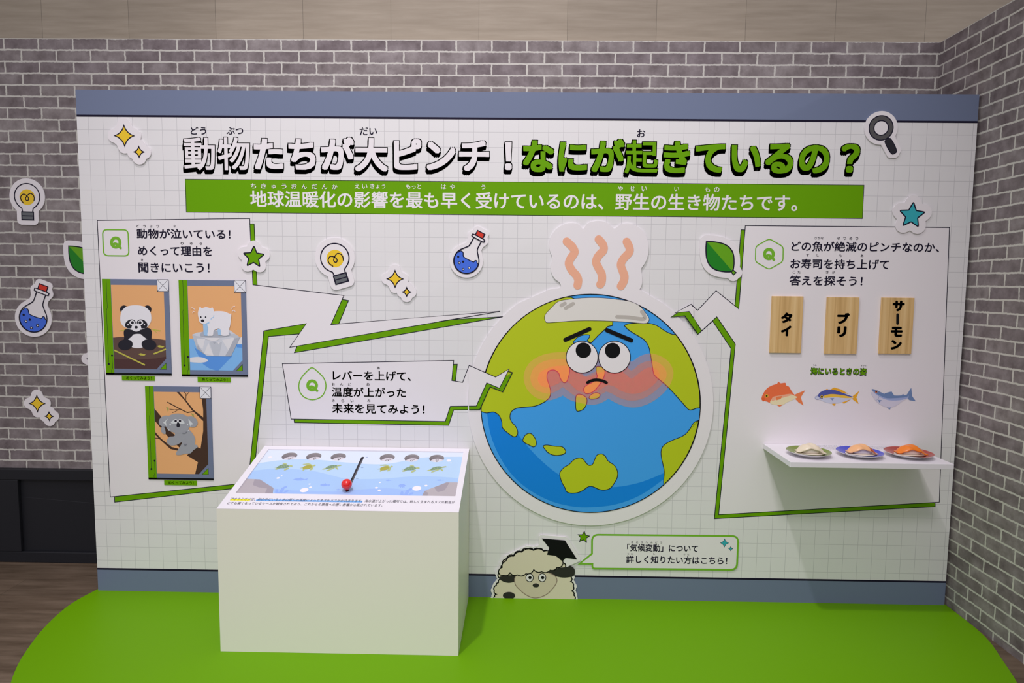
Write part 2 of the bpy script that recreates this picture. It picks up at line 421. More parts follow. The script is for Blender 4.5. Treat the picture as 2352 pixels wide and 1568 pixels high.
_g1, _g2 = glyphs('動'), glyphs('動動'); GADV = (_g2[3]-_g2[2])-(_g1[3]-_g1[2])
title('動物たちが大ピンチ！', [458+78.9*i for i in range(10)], 318, 391.5, WHITE, 'white outlined title lettering')
title('なにが起きているの？', [1236+79.55*i for i in range(9)]+[1955], 323.5, 397.5, GREEN, 'green outlined title lettering')
for t, x0, x1, y0, y1 in (('どう', 437.3, 473.5, 291, 309), ('ぶつ', 520, 558.5, 292, 309), ('だい', 825.8, 866, 292, 310.5), ('お', 1463.5, 1482.5, 297, 315)):
    a = Art(PANEL, 0.0004); a.ruby(t, x0, x1, y0, y1, INK, 0.018); a.build('ruby_lettering', board)

# green banner with white writing
a = Art(PANEL); a.fill([(425.5, 411.5), (1984.5, 425), (1981, 501.5), (428, 487)], GREEN, INK, 0.0022)
ban = a.build('banner', board)
a = Art(PANEL, 0.0006)
a.text('地球温暖化の影響を最も早く受けているのは、野生の生き物たちです。', 574, 1833, 436.6, 475.6, WHITE, 0.020)
a.build('lettering', ban)
for t, x0, x1, y0, y1 in (('ち き ゅ う お ん だ ん か', 575.8, 774.8, 420.8, 432.4), ('え い', 814.4, 843.7, 421.6, 433), ('きょう', 850.6, 885, 421.8, 433), ('もっと', 932.5, 967, 422.5, 433.5),
                          ('は や', 1013, 1045, 423, 434), ('う', 1105.4, 1114.7, 424, 434.5), ('や せ い', 1418.8, 1486, 427, 438.5), ('い', 1549, 1560, 429, 438.5), ('も の', 1619, 1652.5, 429, 440.5)):
    a = Art(PANEL, 0.0006); a.ruby(t, x0, x1, y0, y1, WHITE, 0.014); a.build('ruby_lettering', ban)

# speech bubbles: a white shape over its own green offset
LW = 0.0030
def bubble(white, green, extra=()):
    a = Art(PANEL, 0.0003); a.fill(green, GREEN, INK, LW)
    for e in extra: a.stroke(e, INK, LW)
    a.fill(white, WHITE, INK, LW)
    return a.build('speech_bubble', board)
def writing(par, lines, m=INK, off=0.021):
    for big, rubies in lines:
        a = Art(PANEL, 0.0009); a.text(*big, m, off); a.build('lettering', par)
        if rubies:
            for r in rubies: a = Art(PANEL, 0.0009); a.ruby(*r, m, 0.012); a.build('ruby_lettering', par)
def q_badge(par, outline, qx0, qy0, qx1, qy1, lw=0.0052):
    a = Art(PANEL, 0.0009); a.stroke(outline, QGREEN, lw, True); a.build('badge_outline', par)
    a = Art(PANEL, 0.0009)
    cx, cy = (qx0+qx1)/2-0.8, (qy0+qy1)/2-1.2; rx, ry = (qx1-qx0)/2-4.2, (qy1-qy0)/2-4.4
    a.stroke(ell(cx, cy, rx, ry, n=36), QGREEN, 0.0125, True)
    a.stroke(smooth([(cx-rx*0.75, cy+ry*0.55), (cx-rx*0.1, cy+ry*0.25), (cx+rx*0.55, cy+ry*0.62), (qx1-3.6, qy1-3.6)], False), QGREEN, 0.0105, cap=True)
    a.build('badge_letter', par)
# left bubble
WL = [(223.5, 506), (573.3, 501.5)]+c5((1572, 717))+cm((633, 598), (543, 800), (1715, 708), (258, 957), (372, 793), (78, 843))+[(574, 1068.4), (570.5, 1108.5), (253.3, 1141)]
GL = [(238, 520)]+c5((1583, 141), (1612, 722))+cm((665, 633), (590, 812), (1738, 745), (290, 994), (345, 862))+[(616.5, 772.5), (586, 1060), (583, 1116), (263.5, 1152.8)]
bl = bubble(WL, GL)
bl['label'] = 'white speech bubble with a long spike'
a = Art(PANEL, 0.0012); a.stroke(cm((1290, 778), (1715, 708)), INK, 0.0016); a.build('spike_line', bl)
writing(bl, [(('動物が泣いている！', 313.4, 529.1, 524.4, 547.6), [('ど う ぶ つ', 313.4, 364.8, 516, 521.8), ('な', 398.3, 403.6, 516, 522)]),
             (('めくって理由を', 316.3, 486.7, 563.6, 586.8), [('り  ゆ  う', 415, 464, 556, 561.8)]),
             (('聞きにいこう！', 317.5, 481.1, 602.4, 625.6), [('き', 323.6, 328.5, 593.5, 599.5)])])
rq = [(235.4, 527.2), (294.0, 527.6), (296.2, 587.6), (238.2, 586.8)]; rsq = []
for i in range(4):
    p, q, r = Vector(rq[i-1]), Vector(rq[i]), Vector(rq[(i+1) % 4])
    for k in range(7):
        t = k/6; A = q+(p-q).normalized()*11; B = q+(r-q).normalized()*11; rsq.append(tuple((1-t)**2*A+2*t*(1-t)*q+t*t*B))
q_badge(bl, rsq, 252.6, 543, 280.5, 572.8)
# middle bubble; its tail runs on over the globe cut-out further down
WM = cm((207, 1070), (1393, 1048), (1380, 1187), (1455, 1200), (1500, 1082), (1683, 1163), (1777, 1107), (1710, 1240), (1622, 1203), (1550, 1363), (1370, 1365), (1335, 1470), (268, 1453))
GM = cm((290, 1478), (240, 1098), (1418, 1074), (1405, 1191), (1470, 1215), (1525, 1110), (1706, 1188), (1800, 1132), (1733, 1265), (1645, 1230), (1573, 1388), (1393, 1390), (1358, 1497))
bmid = bubble(WM, GM); bmid['label'] = 'white speech bubble with a jagged tail to the globe'
writing(bmid, [(('レバーを上げて、', 764, 944, 850.5, 873), [('あ', 866, 872.5, 841.5, 847.8)]),
               (('温度が上がった', 761.8, 932.2, 888.4, 910.8), [('お  ん  ど', 762.4, 806.2, 879, 885.3), ('あ', 842, 848.7, 879, 885.5)]),
               (('未来を見てみよう！', 762.4, 975.4, 926, 948.5), [('み  ら  い', 762.4, 812, 916.6, 923), ('み', 843.7, 851, 917, 923)])], BLACK)
q_badge(bmid, smooth(cm((411, 1098), (440, 1115), (490, 1165), (508, 1215), (500, 1265), (470, 1303), (415, 1320), (360, 1303), (328, 1265), (321, 1215), (340, 1165), (385, 1115)), True, 4), 703.4, 871.4, 731.9, 900.6, 0.0045)
# right bubble
WR = c7((578, 128), (2153, 143))+[(2157.4, 1152.9)]+c3((2140, 1360))+c2((2055, 1045+0), )[:0]+c2((2087, 1012), (1948, 808), (1835, 912), (1740, 768), (1635, 778), (1755, 714), (1803, 760), (1942, 612))+c7((527, 770))
GR = c7((545, 160))+[(2135, 545), (2147.9, 1162.9)]+c3((2105, 1392))+c2((2055, 1045), (1917, 840), (1805, 940), (1708, 800), (1605, 810), (1730, 752), (1773, 786), (1925, 660))+c7((498, 745))
br = bubble(WR, GR); br['label'] = 'tall white speech bubble with a zigzag tail'
writing(br, [(('どの魚が絶滅のピンチなのか、', 1818.3, 2158.5, 553.4, 576.8), [('さかな', 1871, 1892, 543.5, 549.3), ('ぜ つ め つ', 1923, 1971.5, 543.8, 550)]),
             (('お寿司を持ち上げて', 1816, 2043, 593.6, 617), [('す', 1852, 1858.5, 583, 588.8), ('し', 1875.7, 1881.7, 583, 588.8), ('も', 1927.5, 1933.5, 583.5, 589.3), ('あ', 1977, 1983.5, 584, 590)]),
             (('答えを探そう！', 1813.8, 1982, 632.2, 655.4), [('こ た', 1820.7, 1838.5, 621.5, 627.5), ('さ が', 1897, 1918, 621.8, 627.8)])])
hx = [(1767, 547.9), (1799, 566.3), (1798.3, 600.5), (1766.2, 618.7), (1735, 600.5), (1735.8, 565.7)]
hexa = []
for i in range(6):
    p, q, r = Vector(hx[i-1]), Vector(hx[i]), Vector(hx[(i+1) % 6])
    for k in range(5):
        t = k/4; A = q+(p-q).normalized()*7; B = q+(r-q).normalized()*7; hexa.append(tuple((1-t)**2*A+2*t*(1-t)*q+t*t*B))
q_badge(br, hexa, 1752.8, 569.3, 1781, 599.6, 0.0042)
a = Art(PANEL, 0.0009)
a.text('海にいるときの姿', 1862.5, 1991, 843.4, 859.6, INK, 0.055, boff=0.02); a.text('海にいるときの姿', 1862.5, 1991, 843.4, 859.6, INK, 0.05, shift=(0, -0.002), boff=0.02); a.text('海にいるときの姿', 1862.5, 1991, 843.4, 859.6, GREEN, 0.022)
o = a.build('lettering', br); o['label'] = 'small green outlined caption lettering'
a = Art(PANEL, 0.0009); a.text('うみ', 1867.6, 1875.7, 836.4, 840.3, INK, 0.0); a.build('ruby_lettering', br)
a = Art(PANEL, 0.0009); a.text('すがた', 1977.6, 1990, 837.6, 841.4, INK, 0.0); a.build('ruby_lettering', br)

# printed fish
FO = mat('fish_orange_print', (222, 104, 62)); FO2 = mat('fish_tail_orange_print', (226, 120, 72)); FC = mat('fish_cream_print', (218, 205, 168)); FP = mat('fish_peach_print', (222, 160, 130))
a = Art(PANEL, 0.0009)
a.fill(cf((590, 1135), (625, 1110), (712, 1075), (668, 1145), (697, 1222), (650, 1195), (612, 1155)), FO2)
a.fill(smooth(cf((290, 1155), (305, 1110), (345, 1055), (400, 1025), (440, 1012), (453, 992), (475, 1008), (520, 1003), (530, 1030), (555, 1040), (575, 1075), (600, 1110), (630, 1140), (600, 1165), (540, 1190), (480, 1218), (430, 1215), (380, 1200), (330, 1180), (300, 1175)), True, 3), FO)
a.fill(smooth(cf((385, 1165), (440, 1150), (520, 1130), (575, 1118), (632, 1140), (600, 1165), (540, 1190), (490, 1218), (430, 1215), (375, 1203)), True, 3), FC)
a.fill(smooth(cf((400, 1140), (470, 1125), (560, 1110), (590, 1118), (520, 1140), (440, 1162), (390, 1180)), True, 3), FP)
a.fill(cf((428, 1140), (490, 1130), (475, 1160), (435, 1172)), FO2); a.fill(cf((440, 1218), (500, 1213), (464, 1234)), FO2)
a.fill(cf((290, 1150), (315, 1145), (330, 1160), (305, 1185)), mat('fish_mouth_print', (214, 90, 45)))
a.fill(ell(*cf((340, 1130))[0], 3.8), YELLOW); a.fill(ell(*cf((340, 1130))[0], 2.2), mat('fish_eye_print', (60, 30, 20)))
o = a.build('fish_print', br); o['label'] = 'orange sea bream print'
NV = mat('fish_indigo_print', (74, 82, 152)); FY = mat('fish_yellow_print', (222, 178, 62)); FT = mat('fish_fin_print', (228, 160, 40)); FS = mat('fish_silver_print', (190, 194, 212))
a = Art(PANEL, 0.0009)
a.fill(cf((1160, 1140), (1235, 1080), (1205, 1145), (1228, 1208), (1165, 1160)), FT)
a.fill(cf((955, 1068), (990, 1048), (1060, 1068), (1130, 1110), (1050, 1095)), FT); a.fill(cf((895, 1082), (920, 1060), (945, 1072)), FT)
a.fill(cf((970, 1205), (1005, 1203), (1000, 1225), (985, 1222)), FT); a.fill(cf((1070, 1185), (1150, 1165), (1090, 1202), (1075, 1200)), FT)
a.fill(smooth(cf((822, 1140), (860, 1092), (920, 1070), (990, 1072), (1060, 1095), (1120, 1118), (1178, 1142), (1140, 1165), (1070, 1190), (990, 1203), (920, 1195), (860, 1170), (828, 1160)), True, 3), FS)
a.fill(smooth(cf((825, 1138), (860, 1092), (920, 1070), (990, 1072), (1060, 1095), (1120, 1118), (1178, 1142), (1100, 1132), (1000, 1118), (930, 1120), (885, 1135), (880, 1158), (850, 1150)), True, 3), NV)
a.fill(smooth(cf((895, 1128), (960, 1112), (1040, 1118), (1110, 1130), (1170, 1148), (1090, 1150), (1000, 1142), (930, 1146), (895, 1148)), True, 3), FY)
a.fill(cf((950, 1152), (992, 1150), (975, 1175)), mat('fish_fin_grey_print', (120, 135, 175))); a.fill(smooth(cf((808, 1140), (830, 1130), (852, 1148), (835, 1165), (810, 1158)), True, 3), FS, NV, 0.001)
a.fill(ell(*cf((872, 1138))[0], 3.2), YELLOW); a.fill(ell(*cf((872, 1138))[0], 2.2), BLACK)
o = a.build('fish_print', br); o['label'] = 'indigo and yellow striped fish print'
SB = mat('fish_steel_print', (104, 128, 170)); SL = mat('fish_pale_print', (196, 194, 210)); SM = mat('fish_mid_print', (146, 160, 200))
a = Art(PANEL, 0.0009)
a.fill(cf((1690, 1120), (1735, 1050), (1742, 1130), (1778, 1180), (1720, 1172), (1690, 1150)), SB)
a.fill(cf((1475, 1105), (1545, 1087), (1572, 1128), (1500, 1130)), SB); a.fill(cf((1640, 1125), (1655, 1110), (1672, 1128)), SB); a.fill(cf((1500, 1240), (1545, 1238), (1525, 1262)), SB)
a.fill(smooth(cf((1352, 1070), (1400, 1075), (1450, 1100), (1500, 1120), (1580, 1128), (1650, 1125), (1700, 1118), (1705, 1150), (1650, 1180), (1590, 1225), (1520, 1243), (1450, 1222), (1400, 1185), (1360, 1130), (1343, 1095), (1375, 1095)), True, 3), SL)
a.fill(smooth(cf((1352, 1068), (1400, 1075), (1450, 1100), (1500, 1118), (1580, 1128), (1650, 1125), (1705, 1118), (1700, 1150), (1620, 1172), (1520, 1172), (1440, 1145), (1400, 1118), (1375, 1098)), True, 3), SM)
a.fill(smooth(cf((1354, 1064), (1400, 1074), (1450, 1098), (1500, 1118), (1580, 1126), (1650, 1124), (1705, 1118), (1690, 1140), (1600, 1150), (1500, 1152), (1440, 1130), (1395, 1105)), True, 3), SB)
a.fill(cf((1415, 1168), (1450, 1172), (1425, 1195)), SB); a.stroke(smooth(cf((1425, 1140), (1415, 1160), (1392, 1175)), False), SB, 0.001)
a.fill(ell(*cf((1397, 1090))[0], 2.6), FO2); a.fill(ell(*cf((1397, 1090))[0], 1.7), BLACK)
o = a.build('fish_print', br); o['label'] = 'steel blue salmon print'

# small printed star beside the lower sign
def star_pts(cx, cy, R, r=0.5, rot=0.0, n=5):
    return [(cx+(R if k % 2 == 0 else R*r)*math.sin(rot+PI*k/n), cy+(R if k % 2 == 0 else R*r)*math.cos(rot+PI*k/n)) for k in range(2*n)]
u = PANEL.px(1340.5, 1233)
a = Art(PANEL, 0.0004); a.fill(star_pts(u[0], u[1], 0.0255, 0.46, 0.1), GREEN, INK, 0.003, raw=True); a.build('star_print', board)

# ================================================================== CUT-OUT BOARDS FIXED TO THE DISPLAY
def cut(name, label, cat, plane, uv, group=None):
    return thing(name, label, cat, plane.at(uv, 0.0), group)

# ------------------------------------------------------------------ the globe
T = 0.0065                                       # thickness of the foam boards
gc = (1356.5, 926.0)
def arc(cx, cy, r, a0, a1, n=40): return [(cx+r*math.cos(math.radians(a0+(a1-a0)*i/n)), cy+r*math.sin(math.radians(a0+(a1-a0)*i/n))) for i in range(n+1)]
hal = arc(1356.5, 924.5, 282, -54, 234, 110)
cloud = smooth(c2((700, 600), (770, 592), (772, 555), (730, 520), (705, 470), (703, 420), (715, 370), (690, 290), (700, 220), (735, 160), (790, 120), (860, 103), (915, 118), (945, 148), (985, 105), (1060, 88), (1130, 106), (1178, 146), (1220, 120), (1280, 106), (1350, 130), (1410, 190), (1435, 270), (1432, 340), (1412, 400), (1380, 450), (1387, 500), (1387, 560), (1368, 604)), False, 4)
outline = [p for p in hal]+[p for p in cloud]
globe = cut('globe_cutout', 'big round globe cut-out with a worried fevered face and rising steam', 'globe cut-out', PANEL, PANEL.px(*gc))
a = Art(PANEL); a.slab([PANEL.px(x, y, T) for x, y in outline], 0.0016, T, FOAM); a.build('backing', globe)
GH = T+0.0002
R = 251.0
def gx(a0, a1, n=40): return arc(1356.5, 926, R, a0, a1, n)
a = Art(PANEL, GH); a.fill(ell(1356.5, 926, 252.3, 250.6, n=120), SEA)
a.fill(smooth(c3((245, 530), (270, 690), (330, 850), (430, 1010), (560, 1135), (740, 1238), (930, 1290), (1100, 1298), (1300, 1275), (1500, 1200), (1690, 1070)), False, 4)
       +smooth(c3((1690, 1020), (1500, 1095), (1300, 1133), (1150, 1125), (1000, 1095), (830, 1030), (650, 880), (500, 705), (440, 600), (400, 480)), False, 4), DEEP)
sea = a.build('sea', globe)
LL = 0.0028
A1 = c3((195, 515), (240, 527), (300, 520), (345, 550), (365, 600), (372, 650), (420, 695), (465, 722), (490, 710), (495, 680), (480, 640), (445, 600), (432, 560), (445, 515), (490, 488), (560, 480), (640, 470), (710, 440), (755, 400), (765, 350), (750, 290), (735, 240), (745, 190), (790, 175), (830, 200), (845, 245), (870, 278), (895, 272), (910, 235), (920, 190), (915, 130))
def ang(p): return math.degrees(math.atan2(p[1]-926, p[0]-1356.5))
def land(pts, name='continent'):
    a = Art(PANEL, GH+0.0008); a.fill(pts, LIME, INK, LL); return a.build(name, globe)
land(smooth(A1, False, 4)+c2((940, 1150), (1000, 1080), (978, 992), (1005, 1003), (1060, 945), (1098, 912), (1130, 880), (1165, 872), (1168, 830), (1100, 760), (855, 662))+gx(-104, -182+0.0, 50))
B1 = smooth(c3((1990, 485), (1960, 488), (1925, 500), (1893, 498), (1840, 440), (1740, 330), (1680, 275), (1620, 225), (1605, 190), (1595, 130), (1582, 45)), False, 3)+smooth(c2((1449, 1085), (1440, 1040), (1420, 1000), (1390, 970), (1330, 935), (1285, 905), (1260, 880), (1258, 870), (1300, 858), (1380, 854), (1440, 857), (1500, 875), (1560, 915), (1610, 938), (1637, 940)), False, 3)
land(B1+gx(ang(c2((1637, 940))[0]), ang(c3((1990, 485))[0]), 14))
C1 = smooth(c3((1980, 587), (1940, 605), (1910, 650), (1880, 690), (1840, 720), (1760, 752), (1700, 785), (1672, 825), (1670, 880), (1685, 950), (1695, 1010), (1690, 1075), (1690, 1110)), False, 4)
land(C1+gx(ang(c3((1690, 1110))[0]), ang(c3((1980, 587))[0]), 14))
land(smooth(c3((840, 1030), (850, 1000), (880, 970), (915, 950), (950, 915), (985, 898), (1025, 900), (1050, 930), (1080, 957), (1110, 945), (1125, 910), (1145, 872), (1185, 863), (1215, 885), (1235, 920), (1290, 960), (1313, 1010), (1308, 1060), (1280, 1110), (1250, 1145), (1205, 1158), (1160, 1152), (1110, 1130), (1075, 1130), (1030, 1160), (990, 1178), (935, 1184), (895, 1170), (880, 1135), (855, 1090)), True, 4))
for isl in (((540, 740), (565, 703), (605, 697), (640, 740), (647, 785), (625, 805), (590, 790), (545, 765)), ((705, 800), (735, 790), (800, 800), (860, 805), (888, 840), (870, 865), (810, 875), (760, 862), (730, 838)),
            ((975, 385), (1010, 375), (1055, 400), (1062, 440), (1040, 490), (1000, 512), (975, 505), (970, 450)), ((1080, 400), (1100, 375), (1140, 362), (1168, 375), (1160, 400), (1130, 412), (1090, 414)),
            ((1140, 150), (1170, 148), (1205, 170), (1207, 215), (1185, 265), (1150, 315), (1110, 355), (1060, 370), (1037, 350), (1037, 325), (1060, 300), (1110, 275), (1145, 235), (1138, 190))):
    land(smooth(c3(*isl), True, 4), 'island')
a = Art(PANEL, GH+0.0010); a.fill(smooth(c2((872, 1003), (885, 980), (910, 958), (955, 943), (992, 945), (990, 965), (976, 985), (982, 1000), (930, 1030)), True, 3), SEA, INK, LL)
a.build('bay', globe)
BL = bpy.data.materials.new('fever_blush_print'); BL.use_nodes = True      # see-through red ink: filters what is under it
nt = BL.node_tree; nt.nodes.remove(nt.nodes['Principled BSDF'])
tr = node(nt, 'ShaderNodeBsdfTransparent'); tr.inputs[0].default_value = (0.87, 0.89, 0.66, 1)
df = node(nt, 'ShaderNodeBsdfDiffuse'); df.inputs[0].default_value = (0.265, 0.018, 0.07, 1)
ad = node(nt, 'ShaderNodeAddShader'); nt.links.new(tr.outputs[0], ad.inputs[0]); nt.links.new(df.outputs[0], ad.inputs[1]); nt.links.new(ad.outputs[0], nt.nodes['Material Output'].inputs[0])
a = Art(PANEL, GH+0.0012)
O1 = smooth(c3((865, 385), (810, 410), (740, 425), (650, 405), (580, 345), (545, 260), (555, 180), (600, 110), (680, 60), (780, 35), (895, 28)), False, 4)+smooth(c3((1380, 70), (1425, 108), (1480, 72), (1540, 47), (1600, 42), (1680, 70), (1740, 120), (1770, 195), (1755, 270), (1720, 330), (1650, 400), (1570, 450), (1480, 480), (1400, 480), (1320, 455), (1270, 430), (1237, 410)), False, 4)+smooth(c3((1237, 410), (1180, 445), (1100, 462), (1000, 445), (920, 420), (865, 385)), False, 4)
O2 = smooth(c3((865, 315), (820, 345), (750, 370), (670, 350), (620, 310), (600, 250), (615, 180), (670, 125), (760, 92), (895, 85)), False, 4)+smooth(c3((1050, 230), (1150, 180), (1300, 110), (1380, 145), (1428, 180), (1490, 130), (1560, 103), (1630, 108), (1690, 150), (1715, 205), (1700, 260), (1650, 320), (1570, 385), (1480, 422), (1400, 425), (1320, 400), (1270, 370), (1220, 352)), False, 4)+smooth(c3((1220, 352), (1150, 388), (1060, 405), (970, 390), (910, 350), (865, 315)), False, 4)
O3 = smooth(c3((870, 262), (810, 295), (740, 318), (690, 305), (660, 255), (675, 200), (730, 165), (800, 145), (895, 140)), False, 4)+smooth(c3((990, 200), (1060, 232), (1150, 205), (1300, 165), (1390, 220), (1430, 247), (1500, 190), (1570, 155), (1630, 170), (1655, 210), (1640, 260), (1580, 320), (1500, 362), (1420, 370), (1340, 345), (1280, 308), (1230, 298)), False, 4)+smooth(c3((1230, 298), (1150, 345), (1060, 365), (980, 340), (920, 285), (870, 262)), False, 4)
for q in (O1, O2, O3): a.fill(q, BL)
a.build('fever_blush', globe)
a = Art(PANEL, GH+0.0014); a.stroke(ell(1356.5, 926, 252.3, 250.6, n=120), BLACK, 0.0034, True); a.build('outline', globe)
tw = smooth(c2((655, 815), (665, 785), (712, 735), (760, 692), (850, 675), (960, 665), (1080, 665), (1200, 677), (1300, 693), (1370, 728), (1415, 780), (1440, 822), (1430, 850), (1400, 858), (1330, 852), (1200, 842), (1000, 836), (850, 840), (690, 852), (663, 842)), True, 4)
TG = mat('towel_grey_print', (172, 166, 160)); TW = mat('towel_print', (208, 204, 200))
a = Art(PANEL, GH+0.0016); a.fill(tw, TW, INK, 0.0016)
for q in (((782, 723), (808, 708)), ((815, 743), (870, 710)), ((1200, 808), (1290, 812), (1375, 824), (1405, 820), (1400, 790), (1385, 770))):
    a.stroke(smooth(c2(*q), False, 5), TG, 0.0150, cap=True)
o = a.build('wet_towel', globe); o['label'] = 'folded white towel on the forehead'
for ec, er, pc in (((937, 1110), 119, (947, 1059)), ((1180, 1110), 119.5, (1166, 1061))):
    a = Art(PANEL, GH+0.0018); q = c2(ec)[0]; a.fill(ell(*q, er/3.266, n=60), WHITE, BLACK, 0.0030); e_ = a.build('eye', globe)
    a = Art(PANEL, GH+0.0020); q = c2(pc)[0]; a.fill(ell(*q, 58/3.266, n=40), BLACK); a.build('pupil', e_)
for q in (((812, 980), (992, 900)), ((1124, 908), (1306, 984))):
    a = Art(PANEL, GH+0.0018); a.stroke(c2(*q), BLACK, 0.0172, cap=True); a.build('eyebrow', globe)
a = Art(PANEL, GH+0.0018); a.stroke(smooth(c3((1068, 278), (1103, 262), (1145, 257), (1190, 265), (1222, 280)), False, 5), BLACK, 0.0120, cap=True); a.build('mouth', globe)
for q in (((822, 243), (865, 285), (880, 325), (850, 372), (838, 412), (862, 460), (893, 495), (908, 530), (903, 572)), ((1062, 227), (1095, 270), (1096, 310), (1060, 350), (1042, 395), (1060, 440), (1085, 490), (1085, 540), (1073, 565)), ((1272, 245), (1292, 288), (1290, 325), (1248, 372), (1228, 415), (1240, 460), (1255, 500), (1250, 540), (1228, 578))):
    a = Art(PANEL, GH+0.0006); a.stroke(smooth(c2(*q), False, 6), STEAM, 0.0330, cap=True); a.build('steam', globe)
# the two bubble tails carry on across the globe's board
a = Art(PANEL, GH+0.0024); ga = clip_x(GM, 1077); wa = clip_x(WM, 1077)
a.fill(ga, GREEN); a.stroke(cm((1760, 1120), (1800, 1132), (1733, 1265), (1645, 1230), (1573, 1388), (1500, 1389)), INK, LW)
a.fill(wa, WHITE); a.stroke(cm((1500, 1082), (1683, 1163), (1777, 1107), (1710, 1240), (1622, 1203), (1550, 1363), (1498, 1363.6)), INK, LW); a.stroke(cm((1498, 1087.5), (1500, 1082)), INK, LW)
o = a.build('bubble_tail', globe); o['label'] = 'white jagged bubble tail'
a = Art(PANEL, GH+0.0024)
a.fill(c2((1605, 810), (1650, 775), (1740, 762), (1795, 850), (1790, 920), (1708, 800)), GREEN); a.stroke(c2((1795, 922), (1708, 800), (1605, 810), (1660, 772)), INK, LW)
a.fill(c2((1635, 778), (1755, 714), (1772, 735), (1772, 815), (1740, 768)), WHITE); a.stroke(c2((1772, 815), (1740, 768), (1635, 778), (1755, 714), (1772, 733)), INK, LW)
a.build('bubble_tail', globe)

# ------------------------------------------------------------------ icon stickers: white foam with a printed icon
def place(pts, uv, s, rot):
    c_, s_ = math.cos(rot), math.sin(rot)
    return [(uv[0]+s*(x*c_+y*s_), uv[1]+s*(-x*s_+y*c_)) for x, y in pts]          # rot turns clockwise
class Sticker:
    def __init__(s, name, label, cat, plane, px, scale, rot=0.0, group=None, t=0.0058):
        s.p = plane; s.uv = plane.px(*px); s.s = scale; s.rot = rot; s.t = t
        s.o = thing(name, label, cat, plane.at(s.uv, 0.0), group)
    def P(s, pts): return place(pts, s.uv, s.s, s.rot)
    def back(s, shape, d, c=None):
        u = halo(s.P(shape), d, None if c is None else s.P([c])[0]); a = Art(s.p, px=False); a.slab(u, 0.0016, s.t, FOAM); a.build('backing', s.o)
    def art(s, h=0.0002): return Art(s.p, s.t+h, px=False)
OUT = 0.0048
def spark_pts(r=1.0, k=0.72, n=6):
    out = []
    tips = [(0, 1.06), (1, 0), (0, -1.06), (-1, 0)]
    for i in range(4):
        a_, b_ = tips[i], tips[(i+1) % 4]
        for j in range(n):
            t = j/n; cx, cy = (a_[0]+b_[0])*0.5*k*0.62, (a_[1]+b_[1])*0.5*k*0.62
            out.append(((1-t)**2*a_[0]+2*t*(1-t)*cx+t*t*b_[0], (1-t)**2*a_[1]+2*t*(1-t)*cy+t*t*b_[1]))
    return out
def sparkles(label, plane, px, s, group='sparkle stickers'):
    """px: centre of the big star; s: its half width in metres"""
    k = Sticker('sparkle_sticker', label, 'sticker', plane, px, s, 0.0, group)
    big = spark_pts(); off = (1.46, -1.62); small = [(off[0]+0.52*x, off[1]+0.52*y) for x, y in spark_pts()]
    k.back(dense(big, 0.15)+dense(small, 0.15), s*0.72, (0.62, -0.70))
    for q in (big, small):
        a = k.art(); a.fill(k.P(q), YELLOW, INK, OUT*0.9, raw=True); a.build('star', k.o)
    return k
def star(label, plane, px, s, rot, m):
    k = Sticker('star_sticker', label, 'sticker', plane, px, s, rot, 'star stickers')
    q = []
    st = star_pts(0, 0, 1.0, 0.47)
    for i in range(10):
        p0, p1, p2 = Vector(st[i-1]), Vector(st[i]), Vector(st[(i+1) % 10]); d = 0.13 if i % 2 == 0 else 0.03
        for t in (0, 0.33, 0.67, 1): A = p1+(p0-p1).normalized()*d; B = p1+(p2-p1).normalized()*d; q.append(tuple((1-t)**2*A+2*t*(1-t)*p1+t*t*B))
    k.back(dense(q, 0.12), s*0.56, (0, 0))
    a = k.art(); a.fill(k.P(q), m, INK, OUT, raw=True); a.build('star', k.o)
def bulb(label, plane, px, s, rot):
    k = Sticker('light_bulb_sticker', label, 'sticker', plane, px, s, rot, 'light bulb stickers')
    body = arc(0, 0, 1.0, -60, 240, 50); body = [(x, y) for x, y in body]
    nk = [(-0.46, -1.22), (0.46, -1.22)]
    shape = body+nk
    base = [(-0.46, -1.20), (0.46, -1.20), (0.46, -1.80), (-0.46, -1.80)]
    k.back(dense(shape+[], 0.15)+dense(base, 0.15), s*0.40, (0, -0.25))
    a = k.art(); a.fill(k.P(ell(0, -0.05, 0.61, n=40)), YELLOW, raw=True)
    fil = smooth([(-0.30, -0.52), (-0.48, -0.28), (-0.50, -0.02), (-0.30, 0.17), (-0.08, 0.10), (0.10, -0.10), (0.08, -0.27), (-0.04, -0.32), (-0.13, -0.16), (0.02, 0.08), (0.26, 0.24), (0.48, 0.12), (0.56, -0.10), (0.53, -0.32)], False, 5)
    a.stroke(k.P(fil), INK, OUT*0.9, cap=True, raw=True); a.build('filament', k.o)
    a = k.art(0.0006); a.stroke(k.P([(0.40, -1.20), (0.44, -0.93)]+[(x, y) for x, y in arc(0, 0, 1.0, -58, 238, 50)]+[(-0.44, -0.93), (-0.40, -1.20)]), INK, OUT*0.95, raw=True); a.build('glass', k.o)
    a = k.art(0.0008); a.fill(k.P(base), GREYM, INK, OUT*1.1, raw=True); a.stroke(k.P([(-0.46, -1.5), (0.46, -1.5)]), INK, OUT*0.9, raw=True); a.build('screw_base', k.o)
